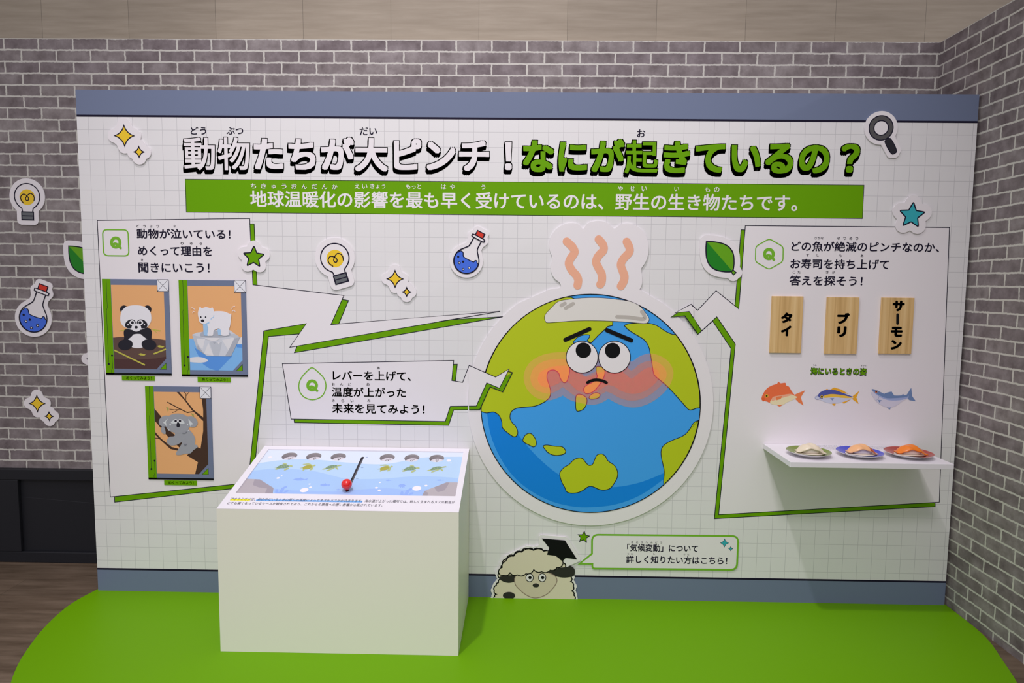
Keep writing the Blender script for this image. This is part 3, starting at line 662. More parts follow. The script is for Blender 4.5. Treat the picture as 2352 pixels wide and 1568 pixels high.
def flask(label, plane, px, s, rot):
    k = Sticker('flask_sticker', label, 'sticker', plane, px, s, rot, 'flask stickers')
    body = arc(0, 0, 1.0, -252, 72, 60)
    neck = [(0.31, 0.95), (0.34, 1.12), (0.33, 1.95), (-0.33, 1.95), (-0.34, 1.12), (-0.31, 0.95)]
    bottle = smooth([(-0.34, 1.95), (-0.34, 1.30), (-0.42, 1.06), (-0.62, 0.82)], False, 4)+arc(0, 0, 1.0, 133, 407, 50)+smooth([(0.62, 0.82), (0.42, 1.06), (0.34, 1.30), (0.34, 1.95)], False, 4)
    cork = [(-0.32, 2.12), (0.32, 2.12), (0.32, 2.52), (-0.32, 2.52)]
    lip = [(-0.45, 1.92), (0.45, 1.92), (0.52, 2.02), (0.45, 2.12), (-0.45, 2.12), (-0.52, 2.02)]
    k.back(dense(bottle, 0.15)+dense(cork, 0.15)+dense(lip, 0.15), s*0.33, (0, 0.55))
    liq = smooth([(-0.96, 0.26), (-0.86, 0.32), (-0.80, 0.46), (-0.66, 0.50), (-0.52, 0.44), (-0.42, 0.26), (-0.30, 0.17), (0.10, 0.15), (0.42, 0.17), (0.56, 0.20), (0.60, 0.34), (0.72, 0.38), (0.82, 0.26), (0.95, 0.20)], False, 4)+arc(0, 0, 0.98, 11, -195, 40)
    a = k.art(); a.fill(k.P(liq), FBLUE, INK, OUT*0.8, raw=True)
    for x, y, r, m in ((-0.72, -0.02, 0.085, INK), (-0.42, -0.40, 0.11, INK), (-0.20, -0.18, 0.085, INK), (0.08, -0.70, 0.10, INK), (0.45, -0.38, 0.11, INK)):
        a.fill(k.P(ell(x, y, r, n=16)), m, raw=True)
        if r > 0.09: a.fill(k.P(ell(x, y, r*0.5, n=12)), WHITE, raw=True)
    a.build('blue_liquid', k.o)
    a = k.art(0.0012); a.stroke(k.P(bottle), INK, OUT*0.95, raw=True); a.build('glass', k.o)
    a = k.art(0.0014); a.fill(k.P(cork), RED, INK, OUT*0.9, raw=True); a.build('cork', k.o)
    a = k.art(0.0017); a.fill(k.P(smooth(lip, True, 3)), WHITE, INK, OUT*0.9, raw=True); a.build('lip', k.o)
def leaf(label, plane, px, s, rot):
    """px: the leaf's middle; s: half its length"""
    k = Sticker('leaf_sticker', label, 'sticker', plane, px, s, rot, 'leaf stickers')
    up = [(0, 1.0), (0.27, 0.72), (0.53, 0.36), (0.64, 0.0), (0.57, -0.36), (0.33, -0.70), (0.10, -0.92)]
    rt = smooth(up, False, 5); lf = [(-x, y) for x, y in rt]
    stem = [(0.06, -0.90), (0.09, -1.14), (-0.09, -1.14), (-0.06, -0.90)]
    k.back(dense(rt+lf[::-1], 0.15)+dense(stem, 0.1), s*0.30, (0, 0))
    a = k.art(); a.fill(k.P(stem), LEAFL, INK, OUT*0.8, raw=True); a.build('stem', k.o)
    a = k.art(0.0003); a.fill(k.P(rt+[(0, -0.92)]), LEAFL, raw=True); a.fill(k.P(lf+[(0, -0.92)]), LEAFD, raw=True)
    a.stroke(k.P(rt+[(0, -0.95)]+lf[::-1][:-1]), INK, OUT, True, raw=True); a.build('blade', k.o)

u_ = 1/560.5; ub = 1/505.3
sparkles('yellow sparkle sticker in the top corner of the white board, by the title', PANEL, (287.5, 312.5), 22*u_)
sparkles('yellow sparkle sticker on the white board between the bulb and flask stickers', PANEL, (908, 640.3), 18.2*u_)
sparkles('yellow sparkle sticker on the brick wall above the black dado', BACK, (87.5, 926), 18.5*ub)
k = sparkles('white sticker edge peeking from behind the board above the brick wall sparkle sticker', BACK, (219, 824), 18*ub)
star('green star sticker on the right edge of the animal bubble', PANEL, (584, 590.5), 25.5*u_, 0.05, GREEN)
star('teal star sticker on the top edge of the fish bubble', PANEL, (2092.5, 495), 30*u_, 0.06, TEAL)
bulb('upright light bulb sticker on the brick wall', BACK, (64.5, 451.5), 29.2*ub, 0.02)
bulb('tilted light bulb sticker on the white board', PANEL, (770, 592), 32.6*u_, -0.28)
flask('larger blue flask sticker on the brick wall', BACK, (78.5, 730.5), 32.5*ub, 0.36)
flask('blue flask sticker on the white board beside the steam', PANEL, (1071.5, 599), 28.8*u_, 0.48)
leaf('green leaf sticker on the white board by the fish bubble', PANEL, (1652, 589), 46*u_, PI+2.40)
leaf('green leaf sticker on the brick wall half behind the board', BACK, (190, 597), 43*ub, PI+2.40)
# magnifying glass
k = Sticker('magnifying_glass_sticker', 'black magnifying glass sticker over the slate band at the top right', 'sticker', PANEL, (2022, 294.5), 26.5*u_, 0.0)
d_ = Vector((1.20, -2.0)).normalized(); n_ = Vector((-d_.y, d_.x))
hnd = [tuple(d_*1.15+n_*0.26), tuple(d_*2.25+n_*0.26), tuple(d_*2.42), tuple(d_*2.25-n_*0.26), tuple(d_*1.15-n_*0.26)]
k.back(ell(0, 0, 1.0, n=40)+dense(hnd, 0.15), k.s*0.38, tuple(d_*0.62))
a = k.art(); a.stroke(k.P(ell(0, 0, 0.80, n=50)), mat('lens_rim_print', (78, 76, 78)), 0.45*k.s, True, raw=True)
a.stroke(k.P(ell(0, 0, 1.0, n=50)), INK, 0.004, True, raw=True); a.stroke(k.P(ell(0, 0, 0.60, n=40)), INK, 0.004, True, raw=True); a.build('lens_rim', k.o)
a = k.art(0.0006); a.fill(k.P(smooth(hnd, True, 3)), mat('handle_print', (34, 33, 42)), INK, 0.003, raw=True); a.build('handle', k.o)

# ------------------------------------------------------------------ sheep cut-out (plain sheep in a graduation cap)
WOOL = mat('wool_print', (206, 196, 176)); FACE = mat('sheep_face_print', (40, 38, 38)); MUZ = mat('sheep_muzzle_print', (196, 184, 164))
sheep = cut('sheep_cutout', 'beige woolly sheep cut-out in a black graduation cap standing on the green mat', 'sheep cut-out', PANEL, PANEL.px(1225, 1376))
body = cs((310, 1475), (315, 1440), (330, 1420), (310, 1385), (330, 1335), (350, 1310), (372, 1275), (350, 1220), (380, 1180), (390, 1140), (425, 1085), (495, 1052), (570, 1015), (630, 990), (683, 1003), (730, 988), (775, 1010), (820, 1020), (885, 1055), (930, 1090), (960, 1120), (985, 1165), (1005, 1200), (1040, 1260), (1035, 1300), (1060, 1345), (1045, 1390), (1065, 1430), (1070, 1475))
zf = PANEL.px(1225, 1378)[1]
ub_ = [PANEL.px(x, y, T) for x, y in body]
capp = [PANEL.px(x, y, T) for x, y in cs((760, 890), (980, 908), (1095, 1088), (975, 1070), (960, 1100), (810, 1040), (830, 980))]
hull = halo(dense(ub_, 0.01, True)+dense(capp, 0.01), 0.0145, PANEL.px(*cs((760, 1230))[0]), 220)
hull = [(x, max(y, 0.0032)) for x, y in hull]
a = Art(PANEL); a.slab(hull, 0.0016, T, FOAM); a.build('backing', sheep)
def bumps(pts, k=0.24, closed=False):
    """woolly edge: a round bump from each point to the next, bulging to the left of the path"""
    out = []; N = len(pts)
    for i in range(N if closed else N-1):
        p, q = Vector(pts[i]), Vector(pts[(i+1) % N]); d = q-p; n_ = Vector((-d.y, d.x))
        out += [tuple(p+d*t+n_*(k*4*t*(1-t))) for t in (0, 0.2, 0.4, 0.6, 0.8)]
    if not closed: out.append(tuple(pts[-1]))
    return out
a = Art(PANEL, T+0.0002, px=False); a.fill([(x, max(y, 0.0045)) for x, y in bumps(ub_)], WOOL, raw=True); a.stroke([(x, max(y, 0.0045)) for x, y in bumps(ub_)], BLACK, 0.0050, raw=True)
a.build('fleece', sheep)
sp_ = lambda *q: [PANEL.px(x, y, T) for x, y in cs(*q)]
for q in (((375, 1250), (450, 1240), (560, 1235), (600, 1255), (540, 1290), (450, 1312), (385, 1295), (360, 1268)), ((820, 1215), (900, 1175), (1000, 1160), (1030, 1150), (1070, 1180), (1070, 1235), (1040, 1255), (960, 1262), (880, 1245))):
    a = Art(PANEL, T+0.0006, px=False); a.fill(smooth(sp_(*q), True, 4), FACE, raw=True); a.build('ear', sheep)
a = Art(PANEL, T+0.0008, px=False); a.fill(smooth(sp_((530, 1230), (700, 1195), (860, 1230), (905, 1290), (860, 1370), (790, 1430), (700, 1455), (620, 1430), (545, 1370), (505, 1310)), True, 4), MUZ, mat('muzzle_line_print', (140, 120, 110)), 0.0035, raw=True)
fc = a.build('face', sheep)
for x in (645, 765):
    a = Art(PANEL, T+0.0012, px=False); q = sp_((x, 1262))[0]; a.fill(ell(*q, 0.0155, 0.018, n=30), WHITE, BLACK, 0.003, raw=True); q = sp_((x+4, 1262))[0]; a.fill(ell(*q, 0.007, n=20), BLACK, raw=True); a.build('eye', fc)
a = Art(PANEL, T+0.0012, px=False); q = sp_((705, 1335))[0]; a.fill(ell(*q, 0.014, 0.009, n=24), FACE, raw=True); a.build('nose', fc)
fl = sp_((352, 1215), (385, 1165), (420, 1105), (495, 1058), (570, 1020), (683, 1003), (780, 1012), (870, 1045), (940, 1090), (960, 1135), (905, 1165), (840, 1190), (760, 1205), (685, 1185), (610, 1225), (530, 1235), (460, 1215), (400, 1240))
a = Art(PANEL, T+0.0014, px=False); a.fill(bumps(fl, 0.20, True), WOOL, BLACK, 0.0042, raw=True); a.build('forelock', sheep)
a = Art(PANEL, T+0.0012, px=False); q = sp_((450, 1432))[0]; a.fill(ell(*q, 0.026, 0.016, n=30), FACE, raw=True); a.build('hoof', sheep)
a = Art(PANEL, T+0.0018, px=False); a.fill(sp_((830, 980), (960, 1010), (985, 1075), (960, 1105), (890, 1055), (810, 1045)), BLACK, raw=True); a.fill(sp_((760, 890), (980, 908), (1095, 1088), (975, 1072), (832, 980)), BLACK, raw=True); a.build('graduation_cap', sheep)

# ------------------------------------------------------------------ lower speech bubble sign
def round_poly(pts, rad):
    out = []
    for i in range(len(pts)):
        p, q_, r = Vector(pts[i-1]), Vector(pts[i]), Vector(pts[(i+1) % len(pts)])
        if rad[i] == 0: out.append(tuple(q_)); continue
        A = q_+(p-q_).normalized()*rad[i]; B = q_+(r-q_).normalized()*rad[i]
        out += [tuple((1-t)**2*A+2*t*(1-t)*q_+t*t*B) for t in [k/7 for k in range(8)]]
    return out
q = C(1080, 1180, 3.459, round_poly([(962, 315), (963, 163), (2134, 174), (2122, 444), (964, 433), (966, 396), (862, 396)], (0, 52, 52, 52, 24, 0, 0)))
sg = cut('speech_bubble_sign', 'small white rounded sign with green rim and pointed tail beside the sheep', 'sign', PANEL, PANEL.px(1527, 1268))
uq = [PANEL.px(x, y, 0.004) for x, y in q]
a = Art(PANEL); a.slab(uq, 0.0016, 0.004, FOAM); a.build('backing', sg)
a = Art(PANEL, 0.0042, px=False); a.stroke(place([(x-uq[0][0]-0.35, y-uq[0][1]) for x, y in uq], (uq[0][0]+0.35, uq[0][1]), 0.992, 0), QGREEN, 0.0078, True, raw=True); a.build('rim', sg)
a = Art(PANEL, 0.0043); a.text('「気候変動」について', 1440.5, 1603.5, 1248.3, 1265.6, INK, 0.021); a.build('lettering', sg)
a = Art(PANEL, 0.0043); a.text('詳しく知りたい方はこちら！', 1438.5, 1671, 1274.8, 1292.4, INK, 0.021); a.build('lettering', sg)
for t, x0, x1, y0, y1 in (('き こ う へ ん ど う', 1450, 1521, 1242.6, 1247), ('く わ', 1440.8, 1453.8, 1269.6, 1273.4), ('し', 1500.5, 1504.5, 1269.6, 1273.4), ('か た', 1570.5, 1583, 1270.5, 1274.4)):
    a = Art(PANEL, 0.0043); a.ruby(t, x0, x1, y0, y1, INK, 0.006); a.build('ruby_lettering', sg)
for (x, y), r in (((1663.4, 1245.6), 9.8), ((1677.6, 1258.6), 5.2)):
    u = PANEL.px(x, y); a = Art(PANEL, 0.0043, px=False); a.fill(place(spark_pts(), u, r*u_, 0), TEAL, INK, 0.0015, raw=True); a.build('sparkle', sg)

# ================================================================== FLIP CARDS
def card(name, label, tl, br_):
    u0, v1 = PANEL.px(*tl); u1, v0 = PANEL.px(*br_); W, H = u1-u0, v1-v0
    o = thing(name, label, 'flip card', PANEL.at((u0, v1), 0), 'lift-up animal cards')
    P = lambda *q: [(u0+x*W, v1-y*H) for x, y in q]
    a = Art(PANEL, px=False); a.slab(P((0, 0), (1, 0), (1, 1), (0, 1)), 0.0016, 0.0035, SLATE); a.build('board', o)
    a = Art(PANEL, 0.0037, px=False); a.fill(P((0, 0), (0.128, 0), (0.128, 1), (0, 1)), GREEN, raw=True)
    a.stroke(P((0.064, 0), (0.064, 0.30), (0.05, 0.325), (0.05, 0.885)), INK, 0.0014, raw=True); a.stroke(P((0.105, 0.80), (0.105, 0.93), (0.088, 0.96), (0.088, 0.985)), INK, 0.0014, raw=True)
    for x, y in ((0.05, 0.89), (0.105, 0.80)): q = P((x, y))[0]; a.fill(ell(*q, 0.0042, n=16), INK, raw=True)
    a.build('spine_strip', o)
    a = Art(PANEL, 0.0037, px=False); a.fill(P((0, 0.983), (1, 0.983), (1, 1.002), (0, 1.002)), BLACK, raw=True); a.build('bottom_edge', o)
    frame = P((0.133, 0.060), (0.925, 0.060), (0.925, 0.830), (0.775, 0.938), (0.133, 0.938))
    a = Art(PANEL, 0.0052, px=False); a.fill(P((0.832, 0.0), (1, 0.0), (1, 0.122), (0.832, 0.122)), FLAP, INK, 0.0014, raw=True); a.stroke(P((0.832, 0), (1, 0.122)), INK, 0.0014, raw=True); a.stroke(P((1, 0), (0.832, 0.122)), INK, 0.0014, raw=True); a.build('corner_box', o)
    a = Art(PANEL, 0.0046, px=False); a.fill(P((0.775, 0.940), (0.927, 0.828), (0.9985, 0.828), (0.9985, 0.980), (0.775, 0.980)), SLATE, raw=True); a.fill(P((0.925, 0.872), (0.925, 0.940), (0.828, 0.940)), GREEN, INK, 0.0016, raw=True); a.build('corner_triangle', o)
    a = Art(PANEL, px=False); a.slab(P((0.238, 1.010), (0.738, 1.010), (0.738, 1.062), (0.238, 1.062)), 0.0016, 0.0030, GREEN); tab = a.build('pull_tab', o)
    a = Art(PANEL, 0.0032, px=False); q = P((0.305, 1.018), (0.690, 1.052)); a.text('めくってみよう！', q[0][0], q[1][0], q[0][1], q[1][1], BLACK, 0.012, raw=True); a.build('lettering', tab)
    return o, P, frame
def inside(frame, pts):
    """clip a polygon to the picture's rectangle"""
    x0, x1 = frame[0][0], frame[1][0]; y1, y0 = frame[0][1], frame[4][1]
    p = clip_x(clip_x(pts, x0), x1, False); sw = [(y, x) for x, y in p]; sw = clip_x(clip_x(sw, y0), y1, False)
    return [(x, y) for y, x in sw]
def uvs(pts): return [PANEL.px(x, y, 0.004) for x, y in pts]
PB = mat('panda_black_print', (28, 27, 38)); PWH = mat('animal_white_print', (216, 214, 222)); OLV = mat('bamboo_print', (178, 172, 72)); EB = mat('earth_brown_print', (88, 66, 60)); ED = mat('earth_dark_print', (72, 46, 46))
HC = 0.0037
# panda
o, P, fr = card('flip_card', 'flip card with a panda on brown ground', (235.2, 640.3), (395.4, 861.0))
a = Art(PANEL, HC, px=False); a.fill(fr, ORANGE, raw=True)
a.fill(inside(fr, uvs(smooth(c5((200, 1225), (300, 1212), (420, 1214), (560, 1222), (680, 1232), (800, 1250)), False, 4)+c5((800, 1400), (560, 1425), (400, 1428), (200, 1415)))), EB, raw=True)
a.fill(inside(fr, uvs(c5((200, 1412), (350, 1424), (520, 1424), (650, 1415), (790, 1390), (790, 1600), (200, 1600)))), ED, raw=True)
for p_, w_ in (((258, 1337), (548, 1477)), 0.006), (((630, 1372), (748, 1326)), 0.006): a.stroke(uvs(c5(*p_)), OLV, w_, raw=True)
for x, y in ((700, 1302), (523, 1377)): a.fill(uvs(c5((x-38, y-4), (x-15, y-12), (x+34, y), (x+18, y+12), (x-20, y+8))), OLV, raw=True)
a.stroke(uvs(c5((305, 1155), (370, 1143))), OLV, 0.003, raw=True); a.fill(uvs(c5((600, 1132), (700, 1150), (690, 1160), (640, 1145), (668, 1178), (630, 1150))), OLV, raw=True); a.build('picture', o)
a = Art(PANEL, HC+0.0008, px=False); E = lambda x, y, rx, ry=None, rot=0: uvs([(200+px_/4.126, 480+py_/4.126) for px_, py_ in ell(x, y, rx, ry, rot)])
for x in (350, 573): a.fill(E(x, 950, 37, 38), PB, raw=True)
a.fill(uvs(smooth(c5((365, 1140), (355, 1200), (355, 1240), (400, 1235), (440, 1200), (520, 1200), (560, 1225), (605, 1240), (610, 1190), (595, 1130), (480, 1120)), True, 4)), PB, raw=True)
a.fill(E(480, 1250, 100, 68), PWH, raw=True)
a.fill(uvs(smooth(c5((360, 1140), (352, 1210), (375, 1240), (420, 1210), (455, 1170), (470, 1150)), True, 4)), PB, raw=True); a.fill(uvs(smooth(c5((600, 1140), (610, 1210), (590, 1240), (545, 1215), (500, 1175), (478, 1150)), True, 4)), PB, raw=True)
for x, r in ((364, -0.15), (587, 0.15)): a.fill(E(x, 1284, 70, 51, r), PB, raw=True)
a.fill(uvs(smooth(c5((316, 1030), (330, 965), (380, 923), (463, 910), (545, 925), (597, 970), (610, 1030), (600, 1080), (560, 1125), (463, 1150), (370, 1125), (325, 1085)), True, 4)), PWH, raw=True)
for x, r in ((412, -0.5), (523, 0.5)): a.fill(E(x, 1088, 53, 40, r), PB, raw=True)
a.fill(E(468, 1122, 46, 38), PWH, raw=True)
for x, xp in ((428, 431), (508, 504)): a.fill(E(x, 1076, 25, 23), PWH, raw=True); a.fill(E(xp, 1076, 14, 15), PB, raw=True)
for x, y in ((390, 1095), (545, 1095)): a.fill(E(x, y, 7), PWH, raw=True)
a.fill(E(467, 1119, 16, 13), PB, raw=True); a.build('panda_print', o)
# polar bear
o, P, fr = card('flip_card', 'flip card with a white bear on an ice floe', (410.9, 642.6), (570.3, 864.4))
SK = mat('sea_light_print', (118, 170, 222)); SKD = mat('sea_mid_print', (82, 138, 210)); IC = [mat('ice_print_a', (192, 195, 205)), mat('ice_print_b', (208, 207, 212)), mat('ice_print_c', (160, 164, 176)), mat('ice_print_d', (178, 182, 192))]
a = Art(PANEL, HC, px=False); a.fill(fr, ORANGE, raw=True)
a.fill(inside(fr, uvs(c5((900, 1225), (1000, 1228), (1200, 1230), (1440, 1240), (1485, 1220), (1500, 1600), (900, 1600)))), SK, raw=True)
a.fill(inside(fr, uvs(c5((1015, 1310), (1070, 1350), (1130, 1390), (1380, 1390), (1330, 1440), (1240, 1535), (1160, 1510), (1100, 1470), (1050, 1380)))), SKD, raw=True)
a.fill(inside(fr, uvs(c5((1410, 1285), (1485, 1280), (1485, 1315), (1420, 1310)))), SKD, raw=True); a.fill(inside(fr, uvs(c5((1430, 1240), (1470, 1205), (1490, 1205), (1490, 1280), (1420, 1278)))), IC[1], raw=True)
a.fill(inside(fr, uvs(smooth(c5((960, 1415), (1040, 1400), (1110, 1410), (1145, 1438), (1080, 1455), (960, 1445)), True, 4))), IC[1], raw=True); a.build('picture', o)
a = Art(PANEL, HC+0.0008, px=False)
a.fill(uvs(c5((995, 1190), (1040, 1170), (1120, 1160), (1130, 1145), (1350, 1145), (1400, 1180), (1450, 1215), (1400, 1320), (1365, 1395), (1140, 1392), (1040, 1320))), IC[0], raw=True)
a.fill(uvs(c5((995, 1190), (1120, 1225), (1040, 1320))), IC[3], raw=True); a.fill(uvs(c5((1040, 1225), (1120, 1228), (1095, 1330), (1050, 1280))), IC[1], raw=True); a.fill(uvs(c5((1150, 1265), (1200, 1390), (1110, 1370))), IC[1], raw=True)
a.fill(uvs(c5((1160, 1255), (1280, 1260), (1250, 1392), (1200, 1390))), IC[3], raw=True); a.fill(uvs(c5((1280, 1240), (1400, 1215), (1340, 1340))), IC[1], raw=True); a.fill(uvs(c5((1400, 1215), (1450, 1215), (1365, 1395), (1310, 1390), (1345, 1330))), IC[2], raw=True)
a.fill(uvs(c5((1040, 1320), (1050, 1290), (1120, 1380))), IC[2], raw=True); a.fill(uvs(c5((1190, 1258), (1225, 1258), (1208, 1278))), IC[2], raw=True); a.fill(uvs(c5((1235, 1262), (1262, 1260), (1250, 1285))), IC[1], raw=True)
a.fill(uvs(c5((1395, 1180), (1450, 1215), (1400, 1225), (1350, 1190))), IC[3], raw=True)
a.fill(uvs(smooth(c5((1070, 1195), (1100, 1160), (1200, 1155), (1330, 1160), (1362, 1190), (1320, 1210), (1200, 1215), (1100, 1210)), True, 4)), IC[2], raw=True); a.fill(uvs(smooth(c5((1115, 1225), (1200, 1218), (1260, 1225), (1200, 1250)), True, 4)), IC[1], raw=True); a.build('ice_floe_print', o)
SHD = mat('bear_blue_print', (150, 185, 220)); a = Art(PANEL, HC+0.0022, px=False)
a.fill(uvs(c5((1100, 1085), (1145, 1090), (1145, 1200), (1108, 1198))), SHD, raw=True); a.fill(uvs(c5((1235, 1135), (1275, 1130), (1275, 1196), (1245, 1194))), SHD, raw=True)
a.fill(uvs(smooth(c5((1140, 1085), (1150, 1130), (1142, 1195), (1165, 1200), (1195, 1195), (1205, 1150), (1250, 1130), (1270, 1150), (1275, 1195), (1340, 1195), (1345, 1150), (1360, 1090), (1368, 1000), (1350, 990), (1300, 970), (1240, 966), (1200, 972), (1160, 1010)), True, 4)), PWH, raw=True)
a.fill(uvs(c5((1350, 992), (1370, 990), (1368, 1025), (1352, 1020))), PWH, raw=True)
a.fill(uvs(smooth(c5((1052, 990), (1060, 950), (1072, 925), (1090, 938), (1130, 928), (1170, 938), (1190, 932), (1205, 965), (1200, 1010), (1175, 1050), (1140, 1080), (1100, 1086), (1070, 1070), (1060, 1035)), True, 4)), PWH, raw=True)
a.stroke(uvs(smooth(c5((1205, 1005), (1200, 1025), (1185, 1030), (1175, 1045)), False)), SHD, 0.003, raw=True); a.fill(uvs(c5((1130, 1082), (1162, 1066), (1160, 1082), (1140, 1090))), SHD, raw=True)
for x, y in ((1080, 1023), (1126, 1023)): a.fill(E(x, y, 8), PB, raw=True)
a.fill(E(1097, 1057, 16, 13), PB, raw=True)
for q in (((988, 940), (1000, 935), (1025, 952)), ((1003, 985), (1010, 970), (1025, 975)), ((1372, 945), (1385, 925), (1405, 920)), ((1378, 968), (1392, 960), (1408, 970))): a.stroke(uvs(smooth(c5(*q), False)), PWH, 0.0022, raw=True)
a.build('bear_print', o)
# koala
o, P, fr = card('flip_card', 'flip card with a grey koala on a branch, lowest of the animal cards', (334, 885.9), (491.6, 1101.5))
TB = mat('trunk_print', (62, 42, 32)); KG = mat('koala_grey_print', (146, 148, 156)); KD = mat('koala_shade_print', (116, 118, 128))
a = Art(PANEL, HC, px=False); a.fill(fr, ORANGE, raw=True)
a.fill(inside(fr, uvs(c6((1085, 385), (1140, 380), (1160, 700), (1165, 1015), (1165, 1130), (1018, 1130), (1050, 995), (945, 930), (1040, 850), (1075, 865), (1100, 700), (1100, 500)))), TB, raw=True)
a.fill(inside(fr, uvs(c6((845, 326), (870, 326), (940, 410), (1010, 500), (1100, 570), (1100, 605), (990, 500), (925, 410)))), TB, raw=True)
a.fill(inside(fr, uvs(c6((620, 465), (700, 560), (760, 680), (850, 750), (870, 800), (905, 795), (880, 860), (780, 770), (640, 600)))), TB, raw=True)
a.fill(inside(fr, uvs(c6((630, 690), (700, 770), (800, 850), (860, 865), (880, 890), (790, 870), (690, 780), (630, 720)))), TB, raw=True)
for q, w_ in ((((760, 425), (880, 490), (950, 525), (1020, 512)), 0.0040), (((880, 492), (830, 500), (780, 492)), 0.0024), (((855, 505), (808, 527)), 0.0018), (((935, 405), (938, 350), (920, 330)), 0.0024), (((938, 365), (968, 330)), 0.0020), (((640, 765), (690, 770)), 0.003)): a.stroke(uvs(c6(*q)), TB, w_, raw=True)
for q in (((748, 470), (775, 480), (772, 500), (768, 522), (760, 495)), ((985, 530), (1010, 540), (1015, 570), (995, 550))): a.fill(uvs(c6(*q)), mat('eucalypt_print', (150, 152, 80)), raw=True)
a.build('picture', o)
E6 = lambda x, y, rx, ry=None, rot=0: uvs([(200+px_/4.126, 820+py_/4.126) for px_, py_ in ell(x, y, rx, ry, rot)])
a = Art(PANEL, HC+0.0012, px=False)
a.fill(uvs(smooth(c6((840, 690), (830, 745), (780, 755), (755, 800), (790, 835), (850, 830), (900, 805), (880, 850), (848, 900), (850, 925), (890, 925), (930, 915), (980, 910), (1010, 880), (1050, 850), (1040, 830), (1022, 825), (1025, 770), (995, 715), (950, 680)), True, 4)), KG, raw=True)
a.fill(uvs(smooth(c6((720, 655), (740, 680), (745, 725), (720, 722), (700, 695), (705, 665)), True, 4)), KG, raw=True)
for x, y, r in ((740, 605, -0.5), (990, 612, 0.5)): a.fill(E6(x, y, 62, 50, r), KG, raw=True)
a.fill(uvs(smooth(c6((735, 590), (790, 548), (860, 533), (930, 548), (985, 590), (980, 640), (950, 690), (880, 720), (820, 712), (770, 690), (745, 645)), True, 4)), KG, raw=True)
LG = mat('koala_light_print', (196, 200, 204))
a.fill(uvs(c6((722, 620), (772, 578), (748, 610), (755, 655), (738, 632))), LG, raw=True); a.fill(uvs(c6((960, 585), (1010, 635), (985, 640), (980, 660), (968, 620))), LG, raw=True)
a.fill(uvs(smooth(c6((795, 622), (815, 600), (840, 585), (865, 602), (890, 588), (915, 605), (925, 628), (890, 632), (865, 625), (830, 630)), True, 4)), LG, raw=True)
for x in (841, 882): a.fill(E6(x, 603, 17, 17), PWH, raw=True); a.fill(E6(x, 603, 12, 12), PB, raw=True)
a.fill(uvs(smooth(c6((862, 612), (878, 630), (880, 655), (865, 662), (850, 655), (852, 630)), True, 4)), PB, raw=True)
for x, y, r in ((790, 639, 8), (954, 639, 7), (778, 688, 5), (962, 695, 5)): a.fill(E6(x, y, r), LG, raw=True)
a.stroke(uvs(smooth(c6((905, 720), (930, 720), (945, 705)), False)), KD, 0.0035, raw=True); a.fill(uvs(c6((915, 820), (950, 820), (930, 845))), KD, raw=True); a.build('koala_print', o)

# ================================================================== WOODEN NAME PLATES
WOOD = wood_mat()
def nameplate(label, tl, br_, chars, bar=None):
    u0, v1 = PANEL.px(*tl, 0.009); u1, v0 = PANEL.px(*br_, 0.009)
    o = thing('wooden_nameplate', label, 'nameplate', PANEL.at(((u0+u1)/2, v0), 0), 'wooden fish name plates')
    m = Mesh(); p0 = PANEL.at((u0, v0), 0.0016); p1 = PANEL.at((u1, v1), 0.009); m.box((p0.x, p1.y, p0.z), (p1.x, p0.y, p1.z), WOOD); m.build('board', o, bevel=0.001)
    a = Art(PANEL, 0.0094)
    for t, x0, y0, x1, y1 in chars:
        q0 = PANEL.px(*cf((x0, y0))[0], 0.0094); q1 = PANEL.px(*cf((x1, y1))[0], 0.0094)
        a.text(t, q0[0], q1[0], q0[1], q1[1], BLACK, 0.066, raw=True)
    if bar: a.stroke([PANEL.px(x, y, 0.0094) for x, y in cf(*bar)], BLACK, 0.0105, cap=True, raw=True)
    a.build('lettering', o)
nameplate('wooden nameplate reading タイ, above the orange fish', (1773.5, 679.8), (1839.8, 810.7), [('タ', 480, 325, 585, 428), ('イ', 480, 450, 575, 555)])
nameplate('wooden nameplate reading ブリ, above the yellow striped fish', (1900.2, 682), (1967.3, 812.9), [('ブ', 1022, 328, 1138, 437), ('リ', 1022, 458, 1108, 563)])
nameplate('wooden nameplate reading サーモン, above the blue fish', (2025.8, 683), (2093, 812.9), [('サ', 1558, 210, 1668, 315), ('モ', 1540, 462, 1648, 562), ('ン', 1540, 588, 1640, 685)], ((1603, 346), (1602, 431)))

# ================================================================== SHELF WITH PLATES AND SUSHI
ZS = 0.684
SHW = mat('white_shelf_laminate', (222, 218, 224), rough=0.45, k=0.86)
sh = thing('wall_shelf', 'white wall shelf on the display board holding three plates', 'shelf', (1.30, 0, ZS-0.021))
m = Mesh(); m.box((1.003, -0.283, ZS-0.021), (1.606, -0.0016, ZS), SHW); m.build('board', sh, bevel=0.0012)
m = Mesh(); LGR = mat('pale_grey_caption_print', (150, 148, 158))
rnd = random.Random(3)
for r in range(6):                                # rows of fine grey print, too small to read
    x = 1.19+0.002*r
    y = -0.016-0.0125*r
    end = 1.50 if r < 5 else 1.34
    while x < end:
        w_ = rnd.uniform(0.002, 0.007); g_ = rnd.uniform(0.0012, 0.0026); m.face([(x, y-g_, ZS+0.0003), (x+w_, y-g_, ZS+0.0003), (x+w_, y+g_, ZS+0.0003), (x, y+g_, ZS+0.0003)], LGR); x += w_+rnd.uniform(0.001, 0.0025)
m.build('caption_print', sh)
def on_z(x, y, z): d = pxray(x, y); return CAM+d*((z-CAM.z)/d.z)
